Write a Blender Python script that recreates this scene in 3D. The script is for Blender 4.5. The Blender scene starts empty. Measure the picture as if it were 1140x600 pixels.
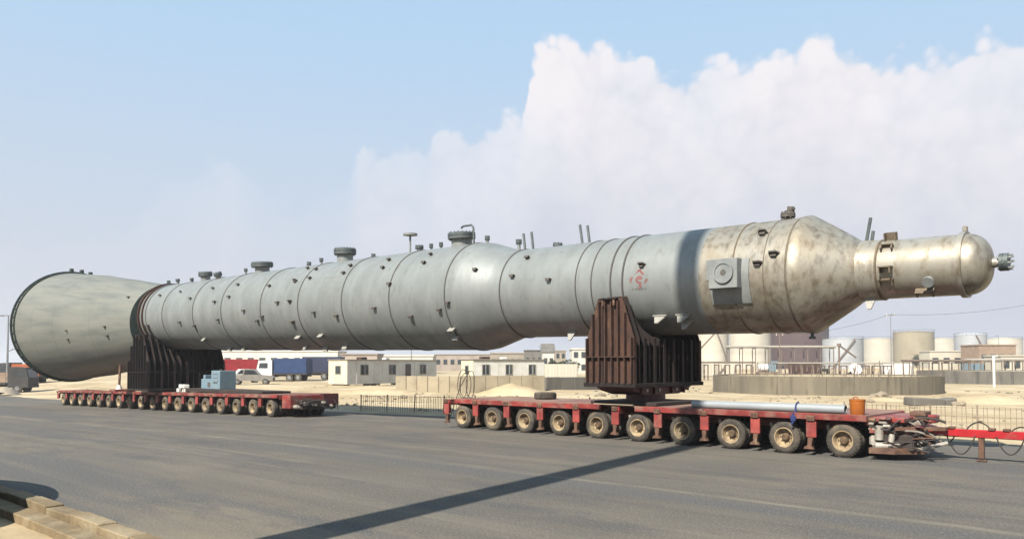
import bpy, bmesh, math, random
import numpy as np
from mathutils import Vector, Matrix
random.seed(7)
rnd = random.Random(11)
sc = bpy.context.scene
col = sc.collection
R_ = math.radians

# ------------------------------------------------------------------ camera
FPX, HOR, CX0 = 887.0, 405.0, 570.0            # photograph: 1140 x 600 px
CAM = Vector((7.30, -21.48, 2.31))
RIGHT = Vector((0.738, 0.675, 0)).normalized()
FWD = Vector((-RIGHT.y, RIGHT.x, 0))
PITCH = R_(2.0)
cd = bpy.data.cameras.new('camera')
cd.sensor_width = 36; cd.lens = FPX / 1140 * 36
cd.shift_y = (HOR - 300 - FPX * math.tan(PITCH)) / 1140
cd.clip_start = 0.1; cd.clip_end = 9000
cam = bpy.data.objects.new('camera', cd); col.objects.link(cam)
cam.location = CAM
YAW = math.atan2(-FWD.x, FWD.y)
cam.rotation_euler = (math.pi / 2 + PITCH, 0, YAW)
sc.camera = cam

# ------------------------------------------------------------------ light
SUN_EL = R_(43)
SH = Vector((0.552 * RIGHT.x + 0.833 * FWD.x, 0.552 * RIGHT.y + 0.833 * FWD.y, 0)).normalized()   # way shadows fall
TO_SUN = Vector((-SH.x * math.cos(SUN_EL), -SH.y * math.cos(SUN_EL), math.sin(SUN_EL)))
sl = bpy.data.lights.new('sun', 'SUN'); sl.energy = 5.0; sl.angle = R_(0.55); sl.color = (1.0, 0.93, 0.82)
so = bpy.data.objects.new('sun', sl); col.objects.link(so)
so.rotation_euler = (-TO_SUN).to_track_quat('-Z', 'Y').to_euler()

w = bpy.data.worlds.new('World'); sc.world = w; w.use_nodes = True
nt = w.node_tree; nt.nodes.clear()
def wn(t, **k):
    n = nt.nodes.new(t)
    for a, b in k.items(): setattr(n, a, b)
    return n
def wl(a, b): nt.links.new(a, b)
def wmath(op, a, b=None, c=None, clamp=False):
    n = wn('ShaderNodeMath', operation=op, use_clamp=clamp)
    for i, v in enumerate((a, b, c)):
        if v is None: continue
        if isinstance(v, (int, float)): n.inputs[i].default_value = v
        else: wl(v, n.inputs[i])
    return n.outputs[0]
def wmix(f, a, b):
    n = wn('ShaderNodeMix', data_type='RGBA')
    for i, v in ((0, f), (6, a), (7, b)):
        if isinstance(v, (int, float)): n.inputs[i].default_value = v
        elif isinstance(v, tuple): n.inputs[i].default_value = (*v, 1)
        else: wl(v, n.inputs[i])
    return n.outputs[2]
sky = wn('ShaderNodeTexSky', sky_type='NISHITA', sun_disc=False)
sky.sun_elevation = SUN_EL; sky.sun_rotation = math.atan2(TO_SUN.x, TO_SUN.y)
sky.air_density = 1.0; sky.dust_density = 1.6; sky.ozone_density = 1.0; sky.altitude = 0
tc = wn('ShaderNodeTexCoord')
mp = wn('ShaderNodeMapping', vector_type='POINT'); mp.inputs['Rotation'].default_value = (0, 0, -YAW)
wl(tc.outputs['Generated'], mp.inputs['Vector'])
sx = wn('ShaderNodeSeparateXYZ'); wl(mp.outputs[0], sx.inputs[0])
az = wmath('ARCTAN2', sx.outputs[0], sx.outputs[1])          # radians, 0 = the way the camera looks
el = wmath('ARCSINE', wmath('MINIMUM', wmath('MAXIMUM', sx.outputs[2], -1.0), 1.0))
# top edge of the cloud bank along the horizon (azimuth -> elevation)
CL = [(0, 275), (150, 245), (185, 190), (250, 172), (285, 205), (330, 235), (385, 200), (402, 158), (440, 156), (472, 160), (485, 142), (545, 134), (575, 120), (584, 78),
      (603, 44), (625, 36), (652, 38), (690, 52), (725, 54), (752, 76), (764, 80), (778, 66), (815, 56), (852, 58), (880, 44), (905, 30),
      (945, 38), (1000, 58), (1060, 54), (1100, 36), (1140, 30)]
ramp = wn('ShaderNodeValToRGB'); ramp.color_ramp.interpolation = 'LINEAR'
els = ramp.color_ramp.elements
AZ0, AZ1, ELMAX = R_(-40), R_(40), R_(32)
def pix_azel(x, y):
    dx = (x - CX0) / FPX; dy = (HOR - y) / FPX
    return math.atan2(dx, 1), math.atan2(dy, math.hypot(1, dx))
pts = [(((pix_azel(x, y)[0]) - AZ0) / (AZ1 - AZ0), pix_azel(x, y)[1] / ELMAX) for x, y in CL]
while len(els) > 1: els.remove(els[-1])
els[0].position = pts[0][0]; els[0].color = (pts[0][1],) * 3 + (1,)
for p, v in pts[1:]:
    e = els.new(p); e.color = (v, v, v, 1)
nz = wn('ShaderNodeTexNoise', noise_dimensions='3D'); nz.inputs['Scale'].default_value = 7.0; nz.inputs['Detail'].default_value = 7; nz.inputs['Roughness'].default_value = 0.55
wl(mp.outputs[0], nz.inputs['Vector'])
vor = wn('ShaderNodeTexVoronoi', feature='F1'); vor.inputs['Scale'].default_value = 26
dis = wn('ShaderNodeVectorMath', operation='MULTIPLY_ADD'); wl(nz.outputs['Color'], dis.inputs[0]); dis.inputs[1].default_value = (0.05,) * 3; wl(mp.outputs[0], dis.inputs[2])
wl(dis.outputs[0], vor.inputs['Vector'])
vor2 = wn('ShaderNodeTexVoronoi', feature='F1'); vor2.inputs['Scale'].default_value = 70
wl(dis.outputs[0], vor2.inputs['Vector'])
azj = wmath('ADD', az, wmath('MULTIPLY', wmath('SUBTRACT', nz.outputs['Fac'], 0.5), 0.05))
mr = wn('ShaderNodeMapRange'); wl(azj, mr.inputs[0]); mr.inputs[1].default_value = AZ0; mr.inputs[2].default_value = AZ1
wl(mr.outputs[0], ramp.inputs[0])
top = wmath('MULTIPLY', ramp.outputs[0], ELMAX)
puff = wmath('ADD', wmath('MULTIPLY', wmath('SUBTRACT', 0.45, vor.outputs['Distance']), 0.036),
             wmath('MULTIPLY', wmath('SUBTRACT', 0.45, vor2.outputs['Distance']), 0.016))
hh = wmath('SUBTRACT', wmath('ADD', top, puff), el)                # > 0 inside the bank
sm = wn('ShaderNodeMapRange', interpolation_type='SMOOTHSTEP'); wl(hh, sm.inputs[0]); sm.inputs[1].default_value = -0.002; sm.inputs[2].default_value = 0.014
n2 = wn('ShaderNodeTexNoise'); n2.inputs['Scale'].default_value = 3.0; n2.inputs['Detail'].default_value = 4; wl(mp.outputs[0], n2.inputs['Vector'])
soft = wn('ShaderNodeMapRange', interpolation_type='SMOOTHSTEP'); wl(n2.outputs['Fac'], soft.inputs[0]); soft.inputs[1].default_value = 0.30; soft.inputs[2].default_value = 0.55
soft.inputs[3].default_value = 0.70; soft.inputs[4].default_value = 1.0
lowf = wn('ShaderNodeMapRange', interpolation_type='SMOOTHSTEP'); wl(top, lowf.inputs[0]); lowf.inputs[1].default_value = R_(12); lowf.inputs[2].default_value = R_(20)
lowf.inputs[3].default_value = 0.08; lowf.inputs[4].default_value = 1.0
mask = wmath('MULTIPLY', wmath('MULTIPLY', sm.outputs[0], soft.outputs[0]), lowf.outputs[0])
# haze: the sky pales towards the horizon everywhere
hz = wn('ShaderNodeMapRange', interpolation_type='SMOOTHSTEP'); wl(el, hz.inputs[0]); hz.inputs[1].default_value = R_(30); hz.inputs[2].default_value = R_(1)
SKYS = 0.075
skyc = wn('ShaderNodeVectorMath', operation='SCALE'); wl(sky.outputs[0], skyc.inputs[0]); skyc.inputs['Scale'].default_value = SKYS
upper = wmix(0.85, skyc.outputs[0], (0.207, 0.309, 0.415))
paler = wmix(wmath('MULTIPLY', hz.outputs[0], 0.93), upper, (0.280, 0.290, 0.321))
body = wn('ShaderNodeMapRange', interpolation_type='SMOOTHSTEP'); wl(hh, body.inputs[0]); body.inputs[1].default_value = 0.0; body.inputs[2].default_value = 0.34
lump = wmath('ADD', wmath('MULTIPLY', wmath('SUBTRACT', vor.outputs['Distance'], 0.45), 0.55), wmath('MULTIPLY', wmath('SUBTRACT', vor2.outputs['Distance'], 0.45), 0.30))
lump = wmath('MULTIPLY', lump, wmath('SUBTRACT', 1.0, wmath('MULTIPLY', body.outputs[0], 0.8)))
cshade = wmath('ADD', wmath('ADD', body.outputs[0], lump), wmath('MULTIPLY', wmath('SUBTRACT', nz.outputs['Fac'], 0.5), 0.9), clamp=True)
ccol = wmix(cshade, (0.400, 0.386, 0.400), (0.262, 0.278, 0.322))
fin = wmix(mask, paler, ccol)
bg = wn('ShaderNodeBackground'); wl(fin, bg.inputs[0]); bg.inputs[1].default_value = 1.0
wo = wn('ShaderNodeOutputWorld'); wl(bg.outputs[0], wo.inputs[0])

sc.view_settings.view_transform = 'Standard'; sc.view_settings.look = 'None'
sc.view_settings.exposure = 1.2; sc.view_settings.gamma = 1.0
sc.render.engine = 'CYCLES'
w.cycles.sampling_method = 'MANUAL'; w.cycles.sample_map_resolution = 256
sc.cycles.use_denoising = True
sc.cycles.max_bounces = 6; sc.cycles.diffuse_bounces = 3; sc.cycles.glossy_bounces = 3
sc.cycles.caustics_reflective = False; sc.cycles.caustics_refractive = False

# ------------------------------------------------------------------ pixel helpers (directions only; distance from ground, a plane or a depth)
def ray(x, y): return RIGHT * ((x - CX0) / FPX) + FWD + Vector((0, 0, (HOR - y) / FPX))
def gp(x, y, z=0.0):
    d = (CAM.z - z) * FPX / (y - HOR); p = CAM + ray(x, y) * d; p.z = z; return p
def at_depth(x, d, z=0.0):
    p = CAM + (RIGHT * ((x - CX0) / FPX) + FWD) * d; p.z = z; return p
def at_Y(x, y, Y):
    v = ray(x, y); return CAM + v * ((Y - CAM.y) / v.y)
def zrow(y, d): return CAM.z + (HOR - y) * d / FPX        # height seen at row y at depth d
FACE = math.atan2(RIGHT.y, RIGHT.x)                        # rotation that turns local X to the camera's right

def ground_z(X, Y=0.0):
    g = -0.0143 * min(max(0.0, -13.0 - X), 62.0)
    k = min(1.0, max(0.0, (Y - 6.0) / 16.0)); k = k * k * (3 - 2 * k)
    return g * (1 - k)

# ------------------------------------------------------------------ materials
MATS = {}
ALB = {'sand': .74, 'kerb': .50, 'grey_shell': .60, 'bronze_shell': .64, 'skirt_shell': .46, 'white_paint': .88, 'cream_paint': .85, 'house_white': .8, 'truck_white': .85, 'neck_shell': .66, 'tank_cream': .74, 'tank_grey': .72, 'beige_wall': .7, 'pale_metal': .75, 'pipe_grey': .75, 'rim': .68, 'tyre': .8, 'weld': .5}
def material(name, c1, c2=None, scale=4.0, rough=0.7, metal=0.0, bump=0.0, stretch=(1, 1, 1), detail=6, lo=0.35, hi=0.65,
             c3=None, s3=1.0, lo3=0.5, hi3=0.7, vary=0.0, bscale=None, spec=0.4, rough2=None, stretch3=(1, 1, 1)):
    k_ = ALB.get(name, 0.60) * 0.84; c1 = tuple(v * k_ for v in c1); c2 = tuple(v * k_ for v in c2) if c2 else None; c3 = tuple(v * k_ for v in c3) if c3 else None
    m = bpy.data.materials.new(name); m.use_nodes = True; t = m.node_tree; N = t.nodes; L = t.links
    b = N['Principled BSDF']; b.inputs['Roughness'].default_value = rough; b.inputs['Metallic'].default_value = metal
    b.inputs['Specular IOR Level'].default_value = spec
    co = N.new('ShaderNodeTexCoord'); oi = N.new('ShaderNodeObjectInfo')
    off = N.new('ShaderNodeVectorMath'); off.operation = 'MULTIPLY_ADD'
    cmb = N.new('ShaderNodeCombineXYZ')
    for i in range(3): L.new(oi.outputs['Random'], cmb.inputs[i])
    L.new(cmb.outputs[0], off.inputs[0]); off.inputs[1].default_value = (37 * vary, 19 * vary, 23 * vary); L.new(co.outputs['Object'], off.inputs[2])
    def noise(sc_, st, det):
        mpn = N.new('ShaderNodeMapping'); mpn.inputs['Scale'].default_value = st; L.new(off.outputs[0], mpn.inputs['Vector'])
        n = N.new('ShaderNodeTexNoise'); n.inputs['Scale'].default_value = sc_; n.inputs['Detail'].default_value = det; n.inputs['Roughness'].default_value = 0.62
        L.new(mpn.outputs[0], n.inputs['Vector']); return n
    def mixc(f, a, b_):
        x = N.new('ShaderNodeMix'); x.data_type = 'RGBA'; L.new(f, x.inputs[0])
        for i, v in ((6, a), (7, b_)):
            if isinstance(v, tuple): x.inputs[i].default_value = (*v, 1)
            else: L.new(v, x.inputs[i])
        return x.outputs[2]
    def rng(src, lo_, hi_, a=0.0, b_=1.0):
        x = N.new('ShaderNodeMapRange'); L.new(src, x.inputs[0]); x.inputs[1].default_value = lo_; x.inputs[2].default_value = hi_
        x.inputs[3].default_value = a; x.inputs[4].default_value = b_; return x.outputs[0]
    c = c1
    if c2 is None: c2 = tuple(v * 0.72 for v in c1)
    n = noise(scale, stretch, detail); c = mixc(rng(n.outputs['Fac'], lo, hi), c1, c2)
    if rough2 is not None: L.new(rng(n.outputs['Fac'], lo, hi, rough, rough2), b.inputs['Roughness'])
    if c3 is not None:
        n3 = noise(s3, stretch3, 8); c = mixc(rng(n3.outputs['Fac'], lo3, hi3), c, c3)
    if vary:
        hs = N.new('ShaderNodeHueSaturation'); L.new(c, hs.inputs['Color']); L.new(rng(oi.outputs['Random'], 0, 1, 1 - 0.22 * vary, 1 + 0.22 * vary), hs.inputs['Value']); c = hs.outputs[0]
    L.new(c, b.inputs['Base Color'])
    if bump:
        nb = noise(bscale or scale * 4, stretch, 8)
        bn = N.new('ShaderNodeBump'); bn.inputs['Strength'].default_value = bump; bn.inputs['Distance'].default_value = 0.05
        L.new(nb.outputs['Fac'], bn.inputs['Height']); L.new(bn.outputs[0], b.inputs['Normal'])
    MATS[name] = m
    return m
M = MATS
material('sand', (0.50, 0.395, 0.235), (0.35, 0.265, 0.155), 0.55, 0.95, bump=1.0, bscale=2.2, detail=10, c3=(0.58, 0.475, 0.31), s3=0.16, lo3=0.45, hi3=0.62)
material('far_sand', (0.45, 0.38, 0.27), (0.36, 0.30, 0.21), 0.05, 0.95)
material('kerb', (0.40, 0.30, 0.165), (0.27, 0.195, 0.105), 3.0, 0.9, bump=0.5, vary=0.8, c3=(0.48, 0.40, 0.26), s3=1.3)
material('concrete', (0.30, 0.26, 0.19), (0.20, 0.175, 0.13), 0.5, 0.9, bump=0.3, vary=0.25, stretch=(1, 1, .35), c3=(0.11, 0.095, 0.072), s3=1.1, stretch3=(1.6, 1.6, .2), lo3=0.52, hi3=0.72)
material('grey_concrete', (0.24, 0.22, 0.19), (0.16, 0.15, 0.13), 0.5, 0.9, bump=0.3, vary=0.25, stretch=(1, 1, .35), c3=(0.10, 0.095, 0.085), s3=1.1, stretch3=(1.6, 1.6, .2), lo3=0.52, hi3=0.72)
material('beige_wall', (0.48, 0.41, 0.29), (0.38, 0.32, 0.22), 0.6, 0.9, bump=0.3, vary=0.35, c3=(0.26, 0.215, 0.15), s3=0.9, lo3=0.52, hi3=0.75)
material('grey_shell', (0.40, 0.425, 0.415), (0.285, 0.31, 0.305), 1.1, 0.46, 0.38, bump=0.04, stretch=(1.2, 1, .6), c3=(0.24, 0.245, 0.225), s3=2.6, lo3=0.56, hi3=0.78, rough2=0.6, spec=0.5, stretch3=(1.5, 1, .5))
material('skirt_shell', (0.33, 0.345, 0.305), (0.215, 0.235, 0.215), 0.8, 0.62, 0.1, bump=0.03, stretch=(.12, 2.2, 2.2), c3=(0.39, 0.385, 0.32), s3=1.2, lo3=0.40, hi3=0.80, stretch3=(.08, 2.2, 2.2))
material('bronze_shell', (0.53, 0.50, 0.425), (0.37, 0.325, 0.245), 1.3, 0.36, 0.55, bump=0.06, c3=(0.125, 0.085, 0.048), s3=5.0, lo3=0.46, hi3=0.80, stretch3=(1.0, 1.0, .5), rough2=0.6, spec=0.5, lo=0.32, hi=0.66)
material('neck_shell', (0.54, 0.515, 0.45), (0.38, 0.345, 0.27), 2.2, 0.36, 0.5, bump=0.06, c3=(0.21, 0.16, 0.10), s3=3.2, lo3=0.52, hi3=0.75, rough2=0.55, stretch3=(1.4, 1, .6))
material('weld', (0.10, 0.10, 0.095), (0.16, 0.15, 0.14), 6, 0.8)
material('bronze_weld', (0.17, 0.13, 0.09), (0.28, 0.22, 0.15), 6, 0.7, 0.2)
material('clip_steel', (0.10, 0.09, 0.08), (0.18, 0.16, 0.14), 9, 0.8, 0.1)
material('pale_clip', (0.50, 0.49, 0.44), (0.36, 0.35, 0.31), 7, 0.6, 0.1)
material('bluegrey_steel', (0.38, 0.40, 0.39), (0.29, 0.31, 0.31), 3, 0.5, 0.2)
material('dark_flange', (0.10, 0.125, 0.13), (0.17, 0.195, 0.195), 6, 0.55, 0.3)
material('green_black', (0.035, 0.06, 0.055), (0.07, 0.10, 0.09), 5, 0.6, 0.2)
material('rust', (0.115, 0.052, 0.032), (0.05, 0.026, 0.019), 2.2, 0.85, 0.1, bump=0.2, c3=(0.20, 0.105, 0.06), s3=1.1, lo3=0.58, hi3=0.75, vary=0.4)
material('shaded_rust', (0.020, 0.011, 0.010), (0.012, 0.008, 0.008), 2.2, 0.85, 0.1, bump=0.2, vary=0.4, c3=(0.04, 0.02, 0.015), s3=1.0)  # rust taken near black: the shade on the saddle ribs is in the colour
material('trailer_red', (0.42, 0.05, 0.042), (0.15, 0.028, 0.026), 2.6, 0.5, 0.0, bump=0.05, c3=(0.33, 0.20, 0.15), s3=2.2, lo3=0.46, hi3=0.66, vary=0.5)
material('deck_red', (0.30, 0.15, 0.125), (0.20, 0.085, 0.07), 1.2, 0.8, 0.0, bump=0.1, c3=(0.42, 0.32, 0.24), s3=0.7, lo3=0.42, hi3=0.68)
material('bracket_red', (0.46, 0.085, 0.07), (0.26, 0.045, 0.04), 3.0, 0.5, 0.0, c3=(0.44, 0.24, 0.18), s3=2.0, lo3=0.55, hi3=0.8, vary=0.5)
material('bolster_red', (0.13, 0.018, 0.022), (0.07, 0.014, 0.016), 2.0, 0.5, 0.0, c3=(0.16, 0.08, 0.06), s3=2, lo3=0.6, hi3=0.8)
material('drawbar_red', (0.60, 0.02, 0.028), (0.45, 0.018, 0.024), 3.0, 0.4, 0.0, c3=(0.30, 0.12, 0.09), s3=2.5, lo3=0.6, hi3=0.8)
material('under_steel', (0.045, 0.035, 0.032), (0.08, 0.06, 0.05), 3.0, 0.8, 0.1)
material('oily_rust', (0.23, 0.12, 0.075), (0.11, 0.06, 0.042), 5.0, 0.7, 0.1, c3=(0.38, 0.27, 0.17), s3=3, lo3=0.55, hi3=0.75, vary=0.6)
material('tyre', (0.032, 0.029, 0.026), (0.075, 0.064, 0.05), 5.0, 0.88, 0.0, bump=0.15, vary=0.5, c3=(0.16, 0.128, 0.09), s3=2.2, lo3=0.46, hi3=0.72)
material('rim', (0.50, 0.40, 0.25), (0.36, 0.26, 0.15), 6.0, 0.65, 0.05, vary=1.0, c3=(0.15, 0.095, 0.055), s3=5.0, lo3=0.48, hi3=0.70)
material('hub', (0.10, 0.07, 0.045), (0.24, 0.15, 0.08), 9.0, 0.7, 0.2, vary=0.6)
material('pale_metal', (0.52, 0.49, 0.43), (0.34, 0.30, 0.25), 5.0, 0.5, 0.3, c3=(0.19, 0.12, 0.09), s3=3.5, lo3=0.55, hi3=0.75, vary=0.5)
material('hose', (0.03, 0.026, 0.024), (0.07, 0.058, 0.05), 5, 0.7)
material('pipe_grey', (0.42, 0.45, 0.47), (0.33, 0.36, 0.38), 2.0, 0.5, 0.2, stretch=(.4, 2, 2))
material('strap_blue', (0.015, 0.03, 0.14), (0.03, 0.05, 0.2), 8, 0.8)
material('orange_plastic', (0.56, 0.17, 0.02), (0.40, 0.11, 0.015), 4, 0.5)
material('timber', (0.55, 0.47, 0.33), (0.42, 0.34, 0.22), 3, 0.85, stretch=(.3, 3, 3))
material('black_mat', (0.03, 0.022, 0.02), (0.06, 0.04, 0.035), 3, 0.85)
material('white_paint', (0.72, 0.71, 0.66), (0.58, 0.56, 0.50), 1.0, 0.7, vary=0.3, c3=(0.42, 0.36, 0.28), s3=1.3, lo3=0.6, hi3=0.85)
material('cream_paint', (0.68, 0.62, 0.46), (0.55, 0.49, 0.36), 1.0, 0.7)
material('glass', (0.03, 0.04, 0.05), (0.05, 0.065, 0.07), 1.0, 0.12, spec=0.6)
material('window_frame', (0.30, 0.27, 0.22), (0.38, 0.35, 0.29), 3, 0.7)
material('brown_door', (0.10, 0.09, 0.08), (0.15, 0.13, 0.11), 3, 0.6)
material('tank_cream', (0.62, 0.58, 0.48), (0.52, 0.48, 0.39), 0.15, 0.7, vary=0.25)
material('tank_olive', (0.46, 0.41, 0.29), (0.38, 0.33, 0.23), 0.2, 0.75, c3=(0.40, 0.28, 0.19), s3=0.12, lo3=0.55, hi3=0.7)
material('tank_grey', (0.50, 0.52, 0.54), (0.42, 0.44, 0.46), 0.2, 0.6, 0.1, vary=0.2)
material('tank_maroon', (0.115, 0.058, 0.05), (0.085, 0.045, 0.04), 0.2, 0.75)
material('rack_steel', (0.20, 0.15, 0.12), (0.28, 0.22, 0.17), 0.5, 0.8)
material('pale_pipe', (0.56, 0.52, 0.45), (0.44, 0.40, 0.33), 0.5, 0.6, 0.2)
material('brick', (0.46, 0.33, 0.23), (0.37, 0.26, 0.18), 0.8, 0.9, vary=0.4)
material('tan_wall', (0.46, 0.40, 0.31), (0.36, 0.31, 0.24), 0.5, 0.9, vary=0.7)
material('pink_wall', (0.52, 0.44, 0.37), (0.42, 0.35, 0.29), 0.5, 0.9, vary=0.5)
material('house_white', (0.68, 0.65, 0.58), (0.58, 0.55, 0.48), 0.5, 0.85, vary=0.3)
material('truck_red', (0.42, 0.02, 0.03), (0.30, 0.015, 0.02), 1.5, 0.4)
material('truck_white', (0.70, 0.70, 0.68), (0.58, 0.56, 0.53), 1.5, 0.4)
material('truck_blue', (0.03, 0.07, 0.20), (0.02, 0.05, 0.14), 1.5, 0.4)
material('navy_sheet', (0.02, 0.028, 0.07), (0.03, 0.04, 0.10), 1.5, 0.6)
material('truck_orange', (0.50, 0.13, 0.03), (0.38, 0.09, 0.02), 1.5, 0.5)
material('chassis', (0.035, 0.033, 0.035), (0.06, 0.055, 0.05), 2, 0.7)
material('powder_blue', (0.25, 0.37, 0.45), (0.19, 0.29, 0.36), 2.0, 0.55, c3=(0.32, 0.40, 0.42), s3=2)
material('grey_car', (0.38, 0.36, 0.32), (0.30, 0.28, 0.25), 2, 0.4)
material('galvanised', (0.40, 0.41, 0.42), (0.32, 0.33, 0.34), 3, 0.5, 0.4)
material('fence_wire', (0.40, 0.33, 0.24), (0.26, 0.20, 0.15), 3, 0.8, vary=0.4)
material('rock', (0.46, 0.39, 0.28), (0.32, 0.26, 0.18), 3, 0.95, bump=0.6, vary=0.4)
material('mast_steel', (0.40, 0.40, 0.38), (0.32, 0.32, 0.30), 3, 0.5, 0.3)
material('plastic_green', (0.10, 0.16, 0.12), (0.08, 0.12, 0.10), 2, 0.5)
material('leaf', (0.055, 0.075, 0.035), (0.085, 0.10, 0.05), 2, 0.8, vary=0.5)
material('bark', (0.13, 0.09, 0.06), (0.08, 0.06, 0.04), 4, 0.9)
material('emblem_red', (0.22, 0.06, 0.06), (0.33, 0.14, 0.13), 6, 0.6)
material('ink', (0.14, 0.15, 0.15), (0.22, 0.23, 0.22), 9, 0.7)
material('faded_ink', (0.25, 0.265, 0.255), (0.33, 0.35, 0.335), 9, 0.6)

# asphalt: aggregate grain, long tyre streaks along the road, dust, patches and two worn lane lines
def make_asphalt():
    m = bpy.data.materials.new('asphalt'); m.use_nodes = True; t = m.node_tree; N = t.nodes; L = t.links
    b = N['Principled BSDF']; b.inputs['Roughness'].default_value = 0.9; b.inputs['Specular IOR Level'].default_value = 0.25
    co = N.new('ShaderNodeTexCoord')
    def noise(s, st, det=6, r=0.6):
        mpn = N.new('ShaderNodeMapping'); mpn.inputs['Scale'].default_value = st; L.new(co.outputs['Object'], mpn.inputs['Vector'])
        n = N.new('ShaderNodeTexNoise'); n.inputs['Scale'].default_value = s; n.inputs['Detail'].default_value = det; n.inputs['Roughness'].default_value = r
        L.new(mpn.outputs[0], n.inputs['Vector']); return n.outputs['Fac']
    def rng(src, lo, hi, a=0., b_=1.):
        x = N.new('ShaderNodeMapRange'); L.new(src, x.inputs[0]); x.inputs[1].default_value = lo; x.inputs[2].default_value = hi; x.inputs[3].default_value = a; x.inputs[4].default_value = b_; return x.outputs[0]
    def mix(f, a, b_):
        x = N.new('ShaderNodeMix'); x.data_type = 'RGBA'
        L.new(f, x.inputs[0])
        for i, v in ((6, a), (7, b_)):
            if isinstance(v, tuple): x.inputs[i].default_value = (*v, 1)
            else: L.new(v, x.inputs[i])
        return x.outputs[2]
    def mth(op, a, b_=None):
        x = N.new('ShaderNodeMath'); x.operation = op
        for i, v in enumerate((a, b_)):
            if v is None: continue
            if isinstance(v, (int, float)): x.inputs[i].default_value = v
            else: L.new(v, x.inputs[i])
        return x.outputs[0]
    c = mix(rng(noise(0.22, (1, 1, 1)), .35, .65), (0.0783, 0.0705, 0.0582), (0.0964, 0.0858, 0.0697))
    c = mix(rng(noise(1.0, (.035, 1.1, 1), 5), .40, .68), c, (0.0545, 0.0512, 0.0460))          # dark tyre lanes
    c = mix(rng(noise(1.0, (.05, 2.6, 1), 4), .56, .74), c, (0.1096, 0.0978, 0.0785))           # dusty streaks
    c = mix(rng(noise(0.12, (1, 1.3, 1), 7), .52, .75), c, (0.1163, 0.1011, 0.0778))            # dust drifts
    c = mix(rng(noise(1.6, (.5, 1, 1), 7), .60, .78), c, (0.0492, 0.0465, 0.0426))              # stains
    sep = N.new('ShaderNodeSeparateXYZ'); L.new(co.outputs['Object'], sep.inputs[0])
    wob = mth('MULTIPLY', mth('SUBTRACT', noise(.15, (1, 0, 0), 2), .5), .5)
    for Y0, wd in ((-8.75, .16), (-15.2, .14)):
        d = mth('ABSOLUTE', mth('SUBTRACT', mth('ADD', sep.outputs[1], wob), Y0))
        line = mth('MULTIPLY', rng(d, wd, wd * .5), rng(noise(1.5, (.25, 2, 1), 6), .42, .62, 0, .5))
        c = mix(line, c, (0.1727, 0.1531, 0.1184))
    near = mth('MULTIPLY', rng(sep.outputs[1], -13.5, -17.2), rng(noise(.6, (.4, 1, 1)), .3, .7, .35, 1))
    c = mix(near, c, (0.1661, 0.1364, 0.0914))                                                   # sand blown along the kerb
    c = mix(rng(noise(.35, (.6, 1.6, 1), 8, .7), .50, .66), c, (0.0484, 0.0474, 0.0472))
    c = mix(rng(noise(.8, (.03, .45, 1), 3), .52, .62), c, (0.0581, 0.0574, 0.0570))
    gr = noise(26, (1, 1, 1), 3, .7)
    c = mix(rng(gr, .35, .7), c, mix(rng(gr, .5, .7), c, (0.1794, 0.1630, 0.1388)))
    L.new(c, b.inputs['Base Color'])
    bn = N.new('ShaderNodeBump'); bn.inputs['Strength'].default_value = 0.35; bn.inputs['Distance'].default_value = 0.02
    L.new(noise(40, (1, 1, 1), 4, .7), bn.inputs['Height']); L.new(bn.outputs[0], b.inputs['Normal'])
    MATS['asphalt'] = m
make_asphalt()

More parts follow.
